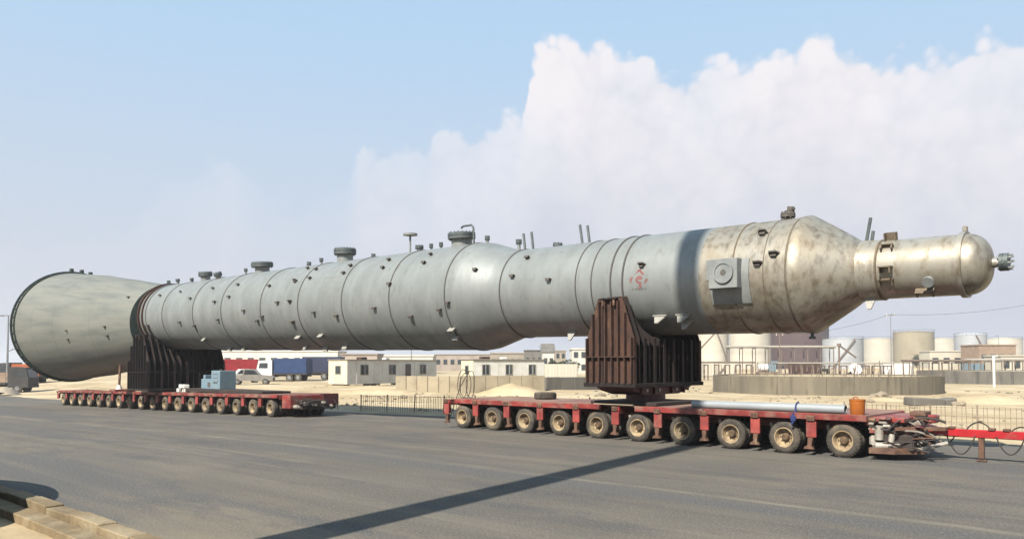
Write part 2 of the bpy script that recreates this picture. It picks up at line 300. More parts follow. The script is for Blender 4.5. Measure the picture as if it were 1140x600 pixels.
# ------------------------------------------------------------------ mesh builder
class MB:
    def __init__(s): s.v = []; s.f = []; s.smooth = []
    def add(s, vs, fs, sm=False):
        o = len(s.v); s.v += [tuple(v) for v in vs]; s.f += [tuple(i + o for i in f) for f in fs]; s.smooth += [sm] * len(fs); return s
    def box(s, c, d, rot=None, ch=0.0):
        x, y, z = d[0] / 2, d[1] / 2, d[2] / 2
        if ch <= 0:
            vs = [(i * x, j * y, k * z) for i in (-1, 1) for j in (-1, 1) for k in (-1, 1)]
            fs = [(0, 1, 3, 2), (4, 6, 7, 5), (0, 4, 5, 1), (2, 3, 7, 6), (0, 2, 6, 4), (1, 5, 7, 3)]
        else:                                            # chamfered box: 24 corners
            ch = min(ch, x * .9, y * .9, z * .9); vs = []; fs = []
            idx = {}
            for i in (-1, 1):
                for j in (-1, 1):
                    for k in (-1, 1):
                        for a in range(3):
                            e = [x - ch, y - ch, z - ch]; e[a] += ch
                            idx[(i, j, k, a)] = len(vs); vs.append((i * e[0], j * e[1], k * e[2]))
            for a in range(3):
                b_, c_ = (a + 1) % 3, (a + 2) % 3
                for sg in (-1, 1):
                    q = []
                    for (u, w_) in ((-1, -1), (1, -1), (1, 1), (-1, 1)):
                        k = [0, 0, 0]; k[a] = sg; k[b_] = u; k[c_] = w_; q.append(idx[(*k, a)])
                    fs.append(tuple(q) if sg > 0 else tuple(q[::-1]))
                for u in (-1, 1):                          # edge along axis a
                    for w_ in (-1, 1):
                        k0 = [0, 0, 0]; k0[a] = -1; k0[b_] = u; k0[c_] = w_; k1 = list(k0); k1[a] = 1
                        q = (idx[(*k0, b_)], idx[(*k1, b_)], idx[(*k1, c_)], idx[(*k0, c_)])
                        fs.append(q if u * w_ < 0 else q[::-1])
            for i in (-1, 1):
                for j in (-1, 1):
                    for k in (-1, 1):
                        q = tuple(idx[(i, j, k, a)] for a in range(3)); fs.append(q if i * j * k > 0 else q[::-1])
        m = rot if rot is not None else Matrix.Identity(3)
        cc = Vector(c)
        return s.add([cc + m @ Vector(v) for v in vs], fs)
    def tube(s, p, r, n=8, closed=False, caps=True, sm=True):
        P = [Vector(q) for q in p]; k = len(P); rr = r if isinstance(r, (list, tuple)) else [r] * k
        vs = []; up = None
        for i in range(k):
            a = P[i - 1] if (i or closed) else P[i]; b_ = P[(i + 1) % k] if (i < k - 1 or closed) else P[i]
            t = (b_ - a).normalized() if (b_ - a).length > 1e-9 else Vector((0, 0, 1))
            if up is None: up = Vector((0, 0, 1)) if abs(t.z) < .9 else Vector((1, 0, 0))
            u = (up - t * up.dot(t))
            u = u.normalized() if u.length > 1e-6 else t.orthogonal().normalized()
            w_ = t.cross(u); up = u
            for j in range(n):
                an = 2 * math.pi * j / n; vs.append(P[i] + (u * math.cos(an) + w_ * math.sin(an)) * rr[i])
        fs = [(i % k * n + j, i % k * n + (j + 1) % n, (i + 1) % k * n + (j + 1) % n, (i + 1) % k * n + j) for i in range(k if closed else k - 1) for j in range(n)]
        s.add(vs, fs, sm)
        if caps and not closed:
            o = len(s.v) - len(vs)
            s.f += [tuple(o + j for j in range(n))[::-1], tuple(o + (k - 1) * n + j for j in range(n))]; s.smooth += [False, False]
        return s
    def lathe(s, prof, axis='X', n=32, c=(0, 0, 0), mat=None, sm=True, arc=None):
        """prof: (t, r) along the axis"""
        vs = []; k = len(prof); full = arc is None
        a0, a1 = (0, 2 * math.pi) if full else arc
        m = n if full else n + 1
        for t_, r_ in prof:
            for j in range(m):
                an = a0 + (a1 - a0) * j / n; u, v = r_ * math.cos(an), r_ * math.sin(an)
                p = (t_, u, v) if axis == 'X' else ((u, t_, v) if axis == 'Y' else (u, v, t_))
                p = Vector(p)
                if mat is not None: p = mat @ p
                vs.append(p + Vector(c))
        fs = [(i * m + j, i * m + (j + 1) % m, (i + 1) * m + (j + 1) % m, (i + 1) * m + j) for i in range(k - 1) for j in range(n)]
        return s.add(vs, fs, sm)
    def prism(s, poly, y0, y1, plane='XZ', mat=None, c=(0, 0, 0)):
        n = len(poly)
        def P(a, b_, h):
            p = {'XZ': (a, h, b_), 'YZ': (h, a, b_), 'XY': (a, b_, h)}[plane]; p = Vector(p)
            return (mat @ p if mat is not None else p) + Vector(c)
        vs = [P(a, b_, y0) for a, b_ in poly] + [P(a, b_, y1) for a, b_ in poly]
        fs = [tuple(range(n))[::-1], tuple(range(n, 2 * n))] + [(i, (i + 1) % n, n + (i + 1) % n, n + i) for i in range(n)]
        return s.add(vs, fs)
    def mesh(s, name, mat, ang=35):
        me = bpy.data.meshes.new(name); me.from_pydata(s.v, [], s.f)
        bm = bmesh.new(); bm.from_mesh(me); bmesh.ops.recalc_face_normals(bm, faces=bm.faces); bm.to_mesh(me); bm.free()
        me.polygons.foreach_set('use_smooth', s.smooth)
        if any(s.smooth): me.set_sharp_from_angle(angle=R_(ang))
        me.materials.append(M[mat] if isinstance(mat, str) else mat); me.update()
        return me
    def build(s, name, mat, parent=None, loc=None, rot=None, ang=35):
        return link(name, s.mesh(name, mat, ang), parent, loc, rot)

def link(name, me, parent=None, loc=None, rot=None):
    o = bpy.data.objects.new(name, me); col.objects.link(o)
    if parent is not None: o.parent = parent
    if loc is not None: o.location = loc
    if rot is not None: o.rotation_euler = rot
    return o
def tag(o, label=None, cat=None, group=None, kind=None):
    if label: o['label'] = label
    if cat: o['category'] = cat
    if group: o['group'] = group
    if kind: o['kind'] = kind
    return o
def thing(name, label, cat, loc=(0, 0, 0), rz=0.0, group=None, rot=None):
    o = bpy.data.objects.new(name, None); col.objects.link(o); o.location = loc
    o.rotation_euler = rot if rot is not None else (0, 0, rz); o.empty_display_size = .3
    return tag(o, label, cat, group)
def part_empty(name, parent, loc=(0, 0, 0), rot=(0, 0, 0)):
    o = bpy.data.objects.new(name, None); col.objects.link(o); o.parent = parent; o.location = loc; o.rotation_euler = rot; o.empty_display_size = .1
    return o
def rotz(a): return Matrix.Rotation(a, 3, 'Z')

# ------------------------------------------------------------------ ground, road, kerb
from mathutils import noise as mnoise
def axis_pts(lo, hi, step, far, growth=1.35):
    a = list(np.arange(lo, hi + 1e-6, step)); s = step; v = hi
    while v < far: s *= growth; v += s; a.append(v)
    s = step; v = lo; b = []
    while v > -far: s *= growth; v -= s; b.append(v)
    return b[::-1] + a
def sand_bump(X, Y):
    k = min(1, max(0, (Y - 7.5) / 6.0)); k2 = min(1, max(0, (Y - 40) / 60.0))
    n = mnoise.noise(Vector((X * .11, Y * .11, 3.1))) * .16 + mnoise.noise(Vector((X * .4, Y * .4, 9.2))) * .07 + mnoise.noise(Vector((X * 1.1, Y * 1.1, 5.0))) * .035
    return n * k * (1 - .6 * k2)
def road_far_edge(X):
    e = 3.6 + 1.9 / (1 + math.exp(-max(-60.0, min(60.0, (X + 10) / 5.0))))
    return e + mnoise.noise(Vector((X * .3, 0, 0))) * .25 + mnoise.noise(Vector((X * 1.3, 4, 0))) * .12
NEAR_EDGE = -17.05
def ground_h(X, Y):
    z = ground_z(X, Y) - 0.035
    if Y > 3: z += 0.05 * min(1, max(0, (Y - road_far_edge(X)) / 1.2))
    if Y < NEAR_EDGE - .28: z += -0.03 + mnoise.noise(Vector((X * .7, Y * .7, 1))) * .03
    return z + sand_bump(X, Y)
xs = axis_pts(-75, 26, .7, 3500); ys = axis_pts(-24, 62, .7, 3500)
g = MB()
gv = [(x, y, ground_h(x, y)) for y in ys for x in xs]
nx = len(xs)
g.add(gv, [(j * nx + i, j * nx + i + 1, (j + 1) * nx + i + 1, (j + 1) * nx + i) for j in range(len(ys) - 1) for i in range(nx - 1)], True)
tag(g.build('sandy_ground', 'sand', ang=180), 'pale sandy desert ground spreading beyond the road', None, kind='structure')

rd = MB(); rx = axis_pts(-90, 40, .5, 700, 1.5)
rows = []
for x in rx:
    e = road_far_edge(x)
    yy = [NEAR_EDGE + .0, -14, -10, -6, -2, 1, e - .5, e]
    rows.append([(x, y, ground_z(x, 0) + (0.0 if i < 7 else -.02)) for i, y in enumerate(yy)])
k = 8
rd.add([v for r in rows for v in r], [(i * k + j, (i + 1) * k + j, (i + 1) * k + j + 1, i * k + j + 1) for i in range(len(rx) - 1) for j in range(k - 1)], True)
tag(rd.build('asphalt_road', 'asphalt', ang=180), 'dusty grey asphalt road with tyre streaks', None, kind='structure')

# kerb: a row of sand coloured blocks along the near side of the road
kerb = bpy.data.objects.new('kerb', None); col.objects.link(kerb); tag(kerb, 'low kerb of sand coloured blocks at the near edge of the road', None, kind='structure')
kb = MB().box((0, 0, 0), (.985, .26, .30), ch=.012).mesh('kerb_block', 'kerb')
x = -14.0
while x < 8.0:
    o = link('kerb_block', kb, kerb, (x + .5, NEAR_EDGE - .13 + rnd.uniform(-.015, .015), .02 + rnd.uniform(-.02, .015)), (rnd.uniform(-.02, .02), rnd.uniform(-.015, .015), rnd.uniform(-.012, .012)))
    x += 1.0
# a lower edging course behind it
kb2 = MB().box((0, 0, 0), (1.48, .30, .16), ch=.012).mesh('edging_block', 'kerb')
x = -14.3
while x < 8.0:
    link('edging_block', kb2, kerb, (x + .75, NEAR_EDGE - .43 + rnd.uniform(-.01, .01), -.02 + rnd.uniform(-.01, .01)), (0, 0, rnd.uniform(-.01, .01)))
    x += 1.5

# sand heap in front of the low wall
def heap(name, label, px, py, wx, wy, h, mat='sand', seed=0):
    p = gp(px, py); m = MB(); n = 26; vs = []; 
    for j in range(n):
        for i in range(n):
            u, v = i / (n - 1) * 2 - 1, j / (n - 1) * 2 - 1
            r = math.hypot(u, v * 1.05)
            z = h * max(0, 1 - r) ** .85 * (1 + .35 * mnoise.noise(Vector((u * 2.2 + seed, v * 2.2, 1)))) + .10 * h * mnoise.noise(Vector((u * 6 + seed, v * 6, 2))) * max(0, 1 - r)
            vs.append((u * wx, v * wy, z - .12))
    m.add(vs, [(j * n + i, j * n + i + 1, (j + 1) * n + i + 1, (j + 1) * n + i) for j in range(n - 1) for i in range(n - 1)], True)
    o = m.build(name, mat, None, (p.x, p.y, ground_h(p.x, p.y)), (0, 0, FACE), ang=180)
    return tag(o, label, None, kind='structure')
heap('sand_mound', 'tall heap of pale sand before the low beige wall', 572, 439, 3.3, 2.2, 1.0)
heap('sand_mound', 'long low bank of pale sand right of the round concrete wall', 1095, 447, 4.2, 2.6, .55, seed=5)
heap('sand_mound', 'flat spill of sand beside the boulders behind the trailer', 985, 446, 2.6, 1.6, .35, seed=9)

# ------------------------------------------------------------------ the vessel
SLOPE = 0.0095; H0 = 4.72
vessel = thing('pressure_vessel', 'long grey steel vessel lying across both red trailers, flared skirt left, dome right', 'pressure vessel', (0, 0, H0), rot=(0, SLOPE, 0))
VM = Matrix.Translation((0, 0, H0)) @ Matrix.Rotation(SLOPE, 4, 'Y'); VI = VM.inverted()
PROF = [(-56.4, 3.95), (-50.0, 3.42), (-40.4, 2.32), (-40.3, 1.92), (-36, 1.92), (-33, 1.98), (-13.6, 2.02), (-11.75, 1.57), (-1.30, 1.57), (.10, .77), (.4, .745), (2.42, .735), (3.2, .1)]
def zo(t): return -.20 - (t + 56.4) * .0105 if t < -40.35 else 0.0      # the skirt is an eccentric cone: level underneath
def vr(t):
    for (a, ra), (b_, rb) in zip(PROF, PROF[1:]):
        if a <= t <= b_: return ra + (rb - ra) * (t - a) / (b_ - a)
    return 0.0
def hit(px, py, extra=0.0):
    """where the line of sight through a photo pixel meets the vessel's skin (vessel coordinates) + frame there"""
    d = ray(px, py); o = VI @ CAM; d = (VI.to_3x3() @ d).normalized(); s = 12.0
    while s < 75:
        p = o + d * s
        if math.hypot(p.y, p.z - zo(p.x)) < vr(p.x): break
        s += .02
    p = o + d * s; n = Vector((0, p.y, p.z - zo(p.x))).normalized(); q = Vector((p.x, 0, zo(p.x))) + n * vr(p.x)
    ax = Vector((1, 0, 0)); tg = n.cross(ax)      # columns: along axis, round, outward
    return q, Matrix((ax, tg, n)).transposed()
NSEG = 72
def shell(name, t0, t1, mat, over=0.0, n=2):
    pr = [(t0 + (t1 - t0) * i / n, vr(t0 + 1e-4 + (t1 - t0 - 2e-4) * i / n) + over) for i in range(n + 1)]
    return MB().lathe(pr, 'X', NSEG).build(name, mat, vessel)
seams = [-40.3, -37.05, -33.3, -30.24, -26.48, -23.32, -20.06, -16.96, -13.8]
for a, b_ in zip(seams, seams[1:]): shell('shell_course', a, b_, 'grey_shell')
MB().lathe([(-13.8, vr(-13.8)), (-13.5, 2.015), (-13.25, 1.98), (-12.1, 1.64), (-11.85, 1.585), (-11.5, 1.57)], 'X', NSEG).build('tapered_course', 'grey_shell', vessel)
for a, b_ in zip([-11.5, -8.2, -7.58, -6.85, -6.41], [-8.2, -7.58, -6.85, -6.41, -3.85]): shell('shell_course', a, b_, 'grey_shell')
for a, b_ in zip([-3.85, -2.83, -1.95], [-2.83, -1.95, -1.34]): shell('bare_shell_course', a, b_, 'bronze_shell')
MB().lathe([(-1.34, 1.57), (-1.30, 1.60), (-1.18, 1.60), (-1.02, 1.50), (-.2, .98), (.02, .82), (.12, .77)], 'X', NSEG).build('cone_course', 'bronze_shell', vessel)
shell('neck_course', .12, .60, 'neck_shell', .03); shell('neck_course', .60, 2.40, 'neck_shell', .0)
# dished end, flange ring and end nozzle
MB().lathe([(2.40, .735), (2.40, .80), (2.52, .80), (2.52, .745)], 'X', NSEG).build('girth_flange', 'neck_shell', vessel)
dome = [(2.52, .735)] + [(2.52 + .52 * math.sin(a) ** 1.0, .735 * math.cos(a) ** .75) for a in np.linspace(.12, math.pi / 2 - .02, 12)]
dh = MB().lathe(dome, 'X', NSEG).build('dished_end', 'bronze_shell', vessel)
nzl = MB().lathe([(2.98, .12), (3.20, .12)], 'X', 20).build('end_nozzle', 'neck_shell', vessel)
MB().lathe([(3.18, 0.0), (3.18, .21), (3.25, .21), (3.25, .18), (3.27, .18), (3.27, .21), (3.36, .21), (3.36, .0)], 'X', 28).build('flange', 'dark_flange', nzl)
for j in range(8):
    a = j * math.pi / 4 + .2
    MB().tube([(3.14, .165 * math.cos(a), .165 * math.sin(a)), (3.44, .165 * math.cos(a), .165 * math.sin(a))], .026, 6).build('bolt', 'bluegrey_steel', nzl)
# seams
def seam(t, r=.026, mat='weld', d=.006):
    rr = vr(t) + d
    MB().tube([(t, rr * math.cos(a), rr * math.sin(a)) for a in np.linspace(0, 2 * math.pi, NSEG, endpoint=False)], r, 6, closed=True).build('weld_seam', mat, vessel)
for t in seams[1:] + [-11.5]: seam(t)
for t in (-8.2, -7.58): seam(t, .022)
for t in (-6.85, -6.41): seam(t, .034)
for t in (-2.83,): seam(t, .022, 'bronze_weld')
for t in (-1.95, -1.36): seam(t, .012, 'bronze_weld')
for t in (.6,): seam(t, .035, 'bronze_weld')
# flared skirt made of plates, its base ring and the joint rings
def skirt_lathe(prof, name, mat):
    m = MB().lathe(prof, 'X', NSEG); m.v = [(x_, y_, z_ + zo(min(x_, -40.4))) for x_, y_, z_ in m.v]
    return m.build(name, mat, vessel)
sk = [-40.4, -45.2, -50.0, -53.2, -56.28]
for a, b_ in zip(sk, sk[1:]): skirt_lathe([(a, vr(a)), (b_, vr(b_))], 'skirt_course', 'skirt_shell')
for a in sk[1:4]: skirt_lathe([(a - .02, vr(a)), (a - .01, vr(a) + .012), (a + .01, vr(a) + .012), (a + .02, vr(a))], 'weld_seam', 'skirt_shell')
for a in (1.45, 1.62, 1.30):
    MB().box((-56.2, 4.12 * math.cos(a), 4.12 * math.sin(a) + zo(-56.2)), (.34, .22, .3), ch=.03).build('ring_lug', 'green_black', vessel)
# plate closing the step between skirt and shell
m = MB(); a_ = np.linspace(0, 2 * math.pi, NSEG, endpoint=False); zz = zo(-40.4)
m.add([(-40.38, 2.32 * math.cos(a), 2.32 * math.sin(a) + zz) for a in a_] + [(-40.34, 1.70 * math.cos(a), 1.70 * math.sin(a) - .08) for a in a_], [(k, (k + 1) % NSEG, NSEG + (k + 1) % NSEG, NSEG + k) for k in range(NSEG)])
m.build('step_plate', 'green_black', vessel)
skirt_lathe([(-56.28, 3.88), (-56.28, 4.07), (-56.42, 4.07), (-56.42, 3.6), (-56.28, 3.6), (-56.28, 3.88)], 'base_ring', 'green_black')
skirt_lathe([(-55.9, vr(-55.9)), (-55.9, 4.0), (-55.84, 4.0), (-55.84, vr(-55.84))], 'chair_ring', 'green_black')
for j in range(44):
    a = 2 * math.pi * j / 44; m = Matrix.Rotation(a, 3, 'X'); c_ = m @ Vector((-56.09, 3.96, 0)); c_.z += zo(-56.09)
    MB().box(c_, (.36, .14, .03), m).build('anchor_chair', 'green_black', vessel)
for t, o_, mt in ((-40.05, .12, 'rust'), (-39.6, .08, 'rust'), (-39.2, .05, 'grey_shell')):
    MB().lathe([(t - .05, vr(t) - .02), (t - .05, vr(t) + o_), (t + .05, vr(t) + o_), (t + .05, vr(t) - .02)], 'X', NSEG).build('stiffener_ring', mt, vessel)

def fixture(name, q, fr, mb, mat): 
    o = mb.build(name, mat, vessel); o.matrix_local = Matrix.Translation(q) @ fr.to_4x4(); return o
# small welded clips (dark)
CLIPS = [(142.7, 331), (116.5, 363), (119.5, 373), (74, 367.5), (75.7, 377), (200, 358), (216.5, 361.6), (242.7, 355), (239, 335.5), (201, 325), (212, 332),
 (271.5, 345), (178, 329), (265, 317), (237, 321), (292, 351.4), (286.6, 356), (349.6, 347), (375, 350.4), (345, 309.4), (352, 300), (342.6, 299), (382.7, 303.8),
 (390.5, 296), (417.3, 342), (434, 315.5), (499, 336), (490, 343.5), (426.7, 298), (433.3, 289.5), (472.5, 292.5), (480, 283.5), (571.6, 307), (588, 287.2), (611.8, 310.7),
 (255, 330), (309, 336), (300, 318), (458, 351), (530, 300)]
for i, (a, b_) in enumerate(CLIPS):
    q, fr = hit(a, b_); s = .16 if a > 480 else rnd.uniform(.13, .2)
    m = MB().box((0, 0, .05), (s * 1.2, .03, .14)).box((0, -.035, .10), (s, .09, .03))
    fixture('clip', q, fr, m, 'clip_steel')
# bigger hooded brackets, plate over two gussets
for (a, b_, s) in [(329, 312.7, .34), (322.8, 334.6, .30), (325.8, 357, .32), (715.8, 294.3, .26), (851.5, 260, .30), (863.5, 282, .32), (845, 292, .30)]:
    q, fr = hit(a, b_)
    m = MB().prism([(-s / 2, -.02), (s / 2, -.02), (s * .3, .16), (-s * .3, .16)], -.02, .02, 'XZ').box((0, -.05, .03), (s * .5, .10, .10))
    fixture('hooded_bracket', q, fr, m, 'clip_steel')
for (a, b_, s) in [(332.5, 373.8, .34), (357.7, 372, .30), (340.7, 384.5, .28), (362.4, 386, .36), (384.5, 384, .32), (271.5, 386, .3), (256, 386.5, .3), (227.5, 376.5, .26), (504, 365, .3), (509, 374, .28)]:
    q, fr = hit(a, b_)
    m = MB().box((0, 0, .10), (s, .03, .2)).box((-s * .3, -.06, .09), (.025, .12, .18)).box((s * .3, -.06, .09), (.025, .12, .18))
    fixture('support_bracket', q, fr, m, 'pale_clip')
# triangular support lugs underneath
for (a, b_, s) in [(637, 369, .36), (735.5, 352, .40), (761, 351, .40), (765, 357, .36), (970, 331, .30)]:
    q, fr = hit(a, b_)
    m = MB().prism([(-s / 2, -.10), (s / 2, -.10), (s / 2, .0), (.05, .32), (-.05, .32), (-s / 2, .0)], -.02, .02, 'XZ').box((0, .03, -.01), (s * 1.15, .05, .10))
    fixture('support_lug', q, fr, m, 'pale_clip')
# rust stains are in the metal; brackets on the narrow neck
for (a, b_, sx_, sz_) in [(989.7, 276.5, .30, .12), (988.5, 299, .30, .22), (994, 267.2, .30, .2), (1031.7, 322, .42, .16), (988, 312, .36, .1)]:
    q, fr = hit(a, b_)
    m = MB().box((0, .05, sz_ / 2), (sx_, .03, sz_)).box((-sx_ * .42, -.02, sz_ / 2), (.03, .16, sz_)).box((sx_ * .42, -.02, sz_ / 2), (.03, .16, sz_))
    fixture('ladder_bracket', q, fr, m, 'bronze_weld')
for (a, b_) in [(1036.5, 310), (1094, 318), (905, 368), (968, 337)]:
    q, fr = hit(a, b_); r_ = .09 if a > 1030 and a < 1040 else .06
    m = MB().lathe([(-.05, r_ * .8), (.16, r_ * .8), (.16, r_ * 1.5), (.22, r_ * 1.5), (.22, 0)], 'Z', 14)
    fixture('small_nozzle', q, fr, m, 'dark_flange' if a != 1036.5 else 'bluegrey_steel')
# manholes and nozzles along the top
def nozzle(name, t, ang, neck_r, neck_h, fl_r, fl_h, mat='bluegrey_steel', fmat='dark_flange', davit=False):
    fr0 = Matrix.Rotation(ang, 3, 'X')               # local z = outward; ang 0 is straight up
    q = fr0 @ Vector((t, 0, vr(t) - .06)); q.x = t
    o = MB().lathe([(0, neck_r), (neck_h, neck_r)], 'Z', 24).build(name, mat, vessel); o.matrix_local = Matrix.Translation(q) @ fr0.to_4x4()
    MB().lathe([(neck_h - .02, neck_r), (neck_h - .02, fl_r), (neck_h + fl_h * .45, fl_r), (neck_h + fl_h * .45, fl_r * .93), (neck_h + fl_h * .55, fl_r * .93), (neck_h + fl_h * .55, fl_r), (neck_h + fl_h, fl_r), (neck_h + fl_h + .05, fl_r * .6), (neck_h + fl_h + .06, 0)], 'Z', 28).build('blind_flange', fmat, o)
    nb = max(8, int(fl_r * 34))
    for j in range(nb):
        a = 2 * math.pi * j / nb
        MB().tube([(fl_r * .86 * math.cos(a), fl_r * .86 * math.sin(a), neck_h - .07), (fl_r * .86 * math.cos(a), fl_r * .86 * math.sin(a), neck_h + fl_h + .06)], .022, 5).build('bolt', fmat, o)
    if davit:
        MB().tube([(fl_r + .12, 0, -.05), (fl_r + .12, 0, neck_h + fl_h + .16), (fl_r + .02, 0, neck_h + fl_h + .26), (fl_r * .2, 0, neck_h + fl_h + .26), (0, 0, neck_h + fl_h + .2)], .04, 8).build('davit_arm', fmat, o)
    return o
def top_t(px, py=300):                                  # axial station whose crown appears at pixel px
    lo, hi = -40.2, 3.0
    for _ in range(50):
        m = (lo + hi) / 2; p = VM @ Vector((m, 0, vr(m))); d = p - CAM
        if CX0 + FPX * d.dot(RIGHT) / d.dot(FWD) < px: lo = m
        else: hi = m
    return lo
nozzle('manhole', top_t(232), R_(6), .26, .34, .38, .16)
nozzle('manhole', top_t(256), R_(20), .14, .22, .22, .12)
nozzle('manhole', top_t(294), R_(4), .36, .36, .55, .18)
nozzle('manhole', top_t(385), R_(2), .36, .40, .50, .22)
nozzle('manhole', top_t(517), R_(4), .40, .34, .54, .20, davit=True)
for px_, a, r_, h_ in [(205, 12, .07, .26), (222, 14, .06, .2), (274, 2, .05, .28), (340, -4, .06, .22), (360, 4, .05, .25), (415, 0, .05, .14), (468, 2, .10, .22), (482, 3, .04, .2), (493, 3, .04, .2), (544, 2, .05, .22), (579, 2, .06, .32), (620, -2, .10, .1), (192, 8, .06, .24)]:
    nozzle('small_nozzle', top_t(px_), R_(a), r_, h_, r_ * 1.7, .05)
# T-shaped vent post
t = top_t(456); o = MB().tube([(t, 0, vr(t) - .05), (t, 0, vr(t) + .78)], .045, 8).build('vent_post', 'bluegrey_steel', vessel)
MB().lathe([(vr(t) + .72, .05), (vr(t) + .74, .30), (vr(t) + .82, .30), (vr(t) + .84, 0)], 'Z', 16, (t, 0, 0)).build('vent_cap', 'bluegrey_steel', o)
for px_, h_, ln in ((585, .62, -.10), (594, .64, -.10), (649, .66, -.12), (657, .60, -.10), (966, .62, .12), (972, .28, .05)):
    t = top_t(px_); MB().tube([(t, 0, vr(t) - .05), (t + ln, 0, vr(t) + h_)], .045, 8).build('rod', 'dark_flange', vessel)
# rusty valve cluster on the crown of the wide end
t = top_t(879); o = nozzle('top_nozzle', t, 0, .12, .16, .20, .08, 'clip_steel', 'clip_steel')
MB().box((.10, 0, .34), (.12, .12, .16)).tube([(-.12, .05, .28), (.20, -.05, .36)], .05, 8).tube([(0, 0, .2), (.02, 0, .44)], .04, 8).build('valve', 'clip_steel', o)
t = top_t(1072); MB().box((2.46, 0, .86), (.10, .14, .14), ch=.02).build('lifting_eye', 'neck_shell', vessel)
# lifting trunnion with pad plate on the near side
tr = part_empty('lifting_trunnion', vessel)
TX = (at_Y(806, 306, -1.85)).x; TZ = (VI @ at_Y(806, 306, -1.85)).z
MB().lathe([(-.56, 1.575), (-.56, 1.60), (.60, 1.60), (.60, 1.575)], 'X', 20, (TX, 0, 0), arc=(math.pi - .25, math.pi + .52)).build('pad_plate', 'bluegrey_steel', tr)
MB().box((TX - .03, -1.62, TZ + .05), (.84, .44, .80), ch=.012).build('trunnion_box', 'bluegrey_steel', tr)
MB().box((TX - .47, -1.66, TZ + .16), (.14, .30, .56), ch=.01).build('side_plate', 'bluegrey_steel', tr)
MB().lathe([(-1.83, .29), (-1.90, .29), (-1.90, .24), (-1.875, .24), (-1.875, .08), (-1.85, .08), (-1.85, 0)], 'Y', 28, (TX, 0, TZ + .07)).build('trunnion_disc', 'bluegrey_steel', tr)
MB().lathe([(-1.86, .075), (-1.885, .075), (-1.885, 0)], 'Y', 12, (TX, 0, TZ + .07)).build('pin_hole', 'clip_steel', tr)
# emblem and lettering laid on the skin
def decal(name, polys, cx, cy, mat, parent, s=1.0):
    q, fr = hit(cx, cy); t0 = q.x; a0 = math.atan2(q.z, q.y); rr = vr(q.x) + .004; m = MB()
    for poly in polys:
        vs = []
        for u, v in poly:                              # u along the axis, v up the skin (front side)
            a = a0 - v * s / rr; vs.append((t0 + u * s, rr * math.cos(a), rr * math.sin(a)))
        m.add(vs, [tuple(range(len(vs)))])
    return m.build(name, mat, parent)
def bar(x0, y0, x1, y1, w_):
    d = Vector((x1 - x0, y1 - y0)); n = Vector((-d.y, d.x)).normalized() * w_ / 2
    return [(x0 + n.x, y0 + n.y), (x0 - n.x, y0 - n.y), (x1 - n.x, y1 - n.y), (x1 + n.x, y1 + n.y)]
E_ = []
for i in range(4):                                      # diamond ring open at one corner
    a, b_ = [(0, .30), (.30, 0), (0, -.30), (-.30, 0)][i], [(.30, 0), (0, -.30), (-.30, 0), (0, .30)][i]
    if i == 0: b_ = (.17, .13)
    E_.append(bar(*a, *b_, .07))
for p, q in zip([(.12, .02), (.02, .10), (-.10, .02), (-.04, -.08), (.08, -.10)], [(.02, .10), (-.10, .02), (-.04, -.08), (.08, -.10), (.02, -.20)]): E_.append(bar(*p, *q, .06))
E_.append(bar(-.04, .02, .10, .02, .05))
decal('emblem', E_, 711.5, 311, 'emblem_red', vessel)
decal('lettering', [bar(x_, -.02, x_ + .055, .02, .055) for x_ in (-.24, -.13, -.05, .04, .10, .20)], 712, 321.5, 'ink', vessel)
L_ = []
for r_, (y_, n_) in enumerate([(.52, 8), (.30, 9), (.06, 6), (-.18, 8), (-.42, 9)]):
    x_ = -.62 + rnd.uniform(-.05, .1)
    for _ in range(n_):
        wd = rnd.uniform(.07, .13); x2 = x_ + wd
        L_.append(bar(x_, y_ - .07, x_ + .01, y_ + .07, .03)); 
        if rnd.random() < .8: L_.append(bar(x_, y_ + rnd.choice((-.06, 0, .06)), x2, y_ + rnd.choice((-.06, 0, .06)), .03))
        if rnd.random() < .5: L_.append(bar(x2, y_ - .07, x2, y_ + .07, .03))
        x_ = x2 + .05
decal('lettering', L_, 366, 322, 'faded_ink', vessel, 1.15)['kind'] = 'stuff'

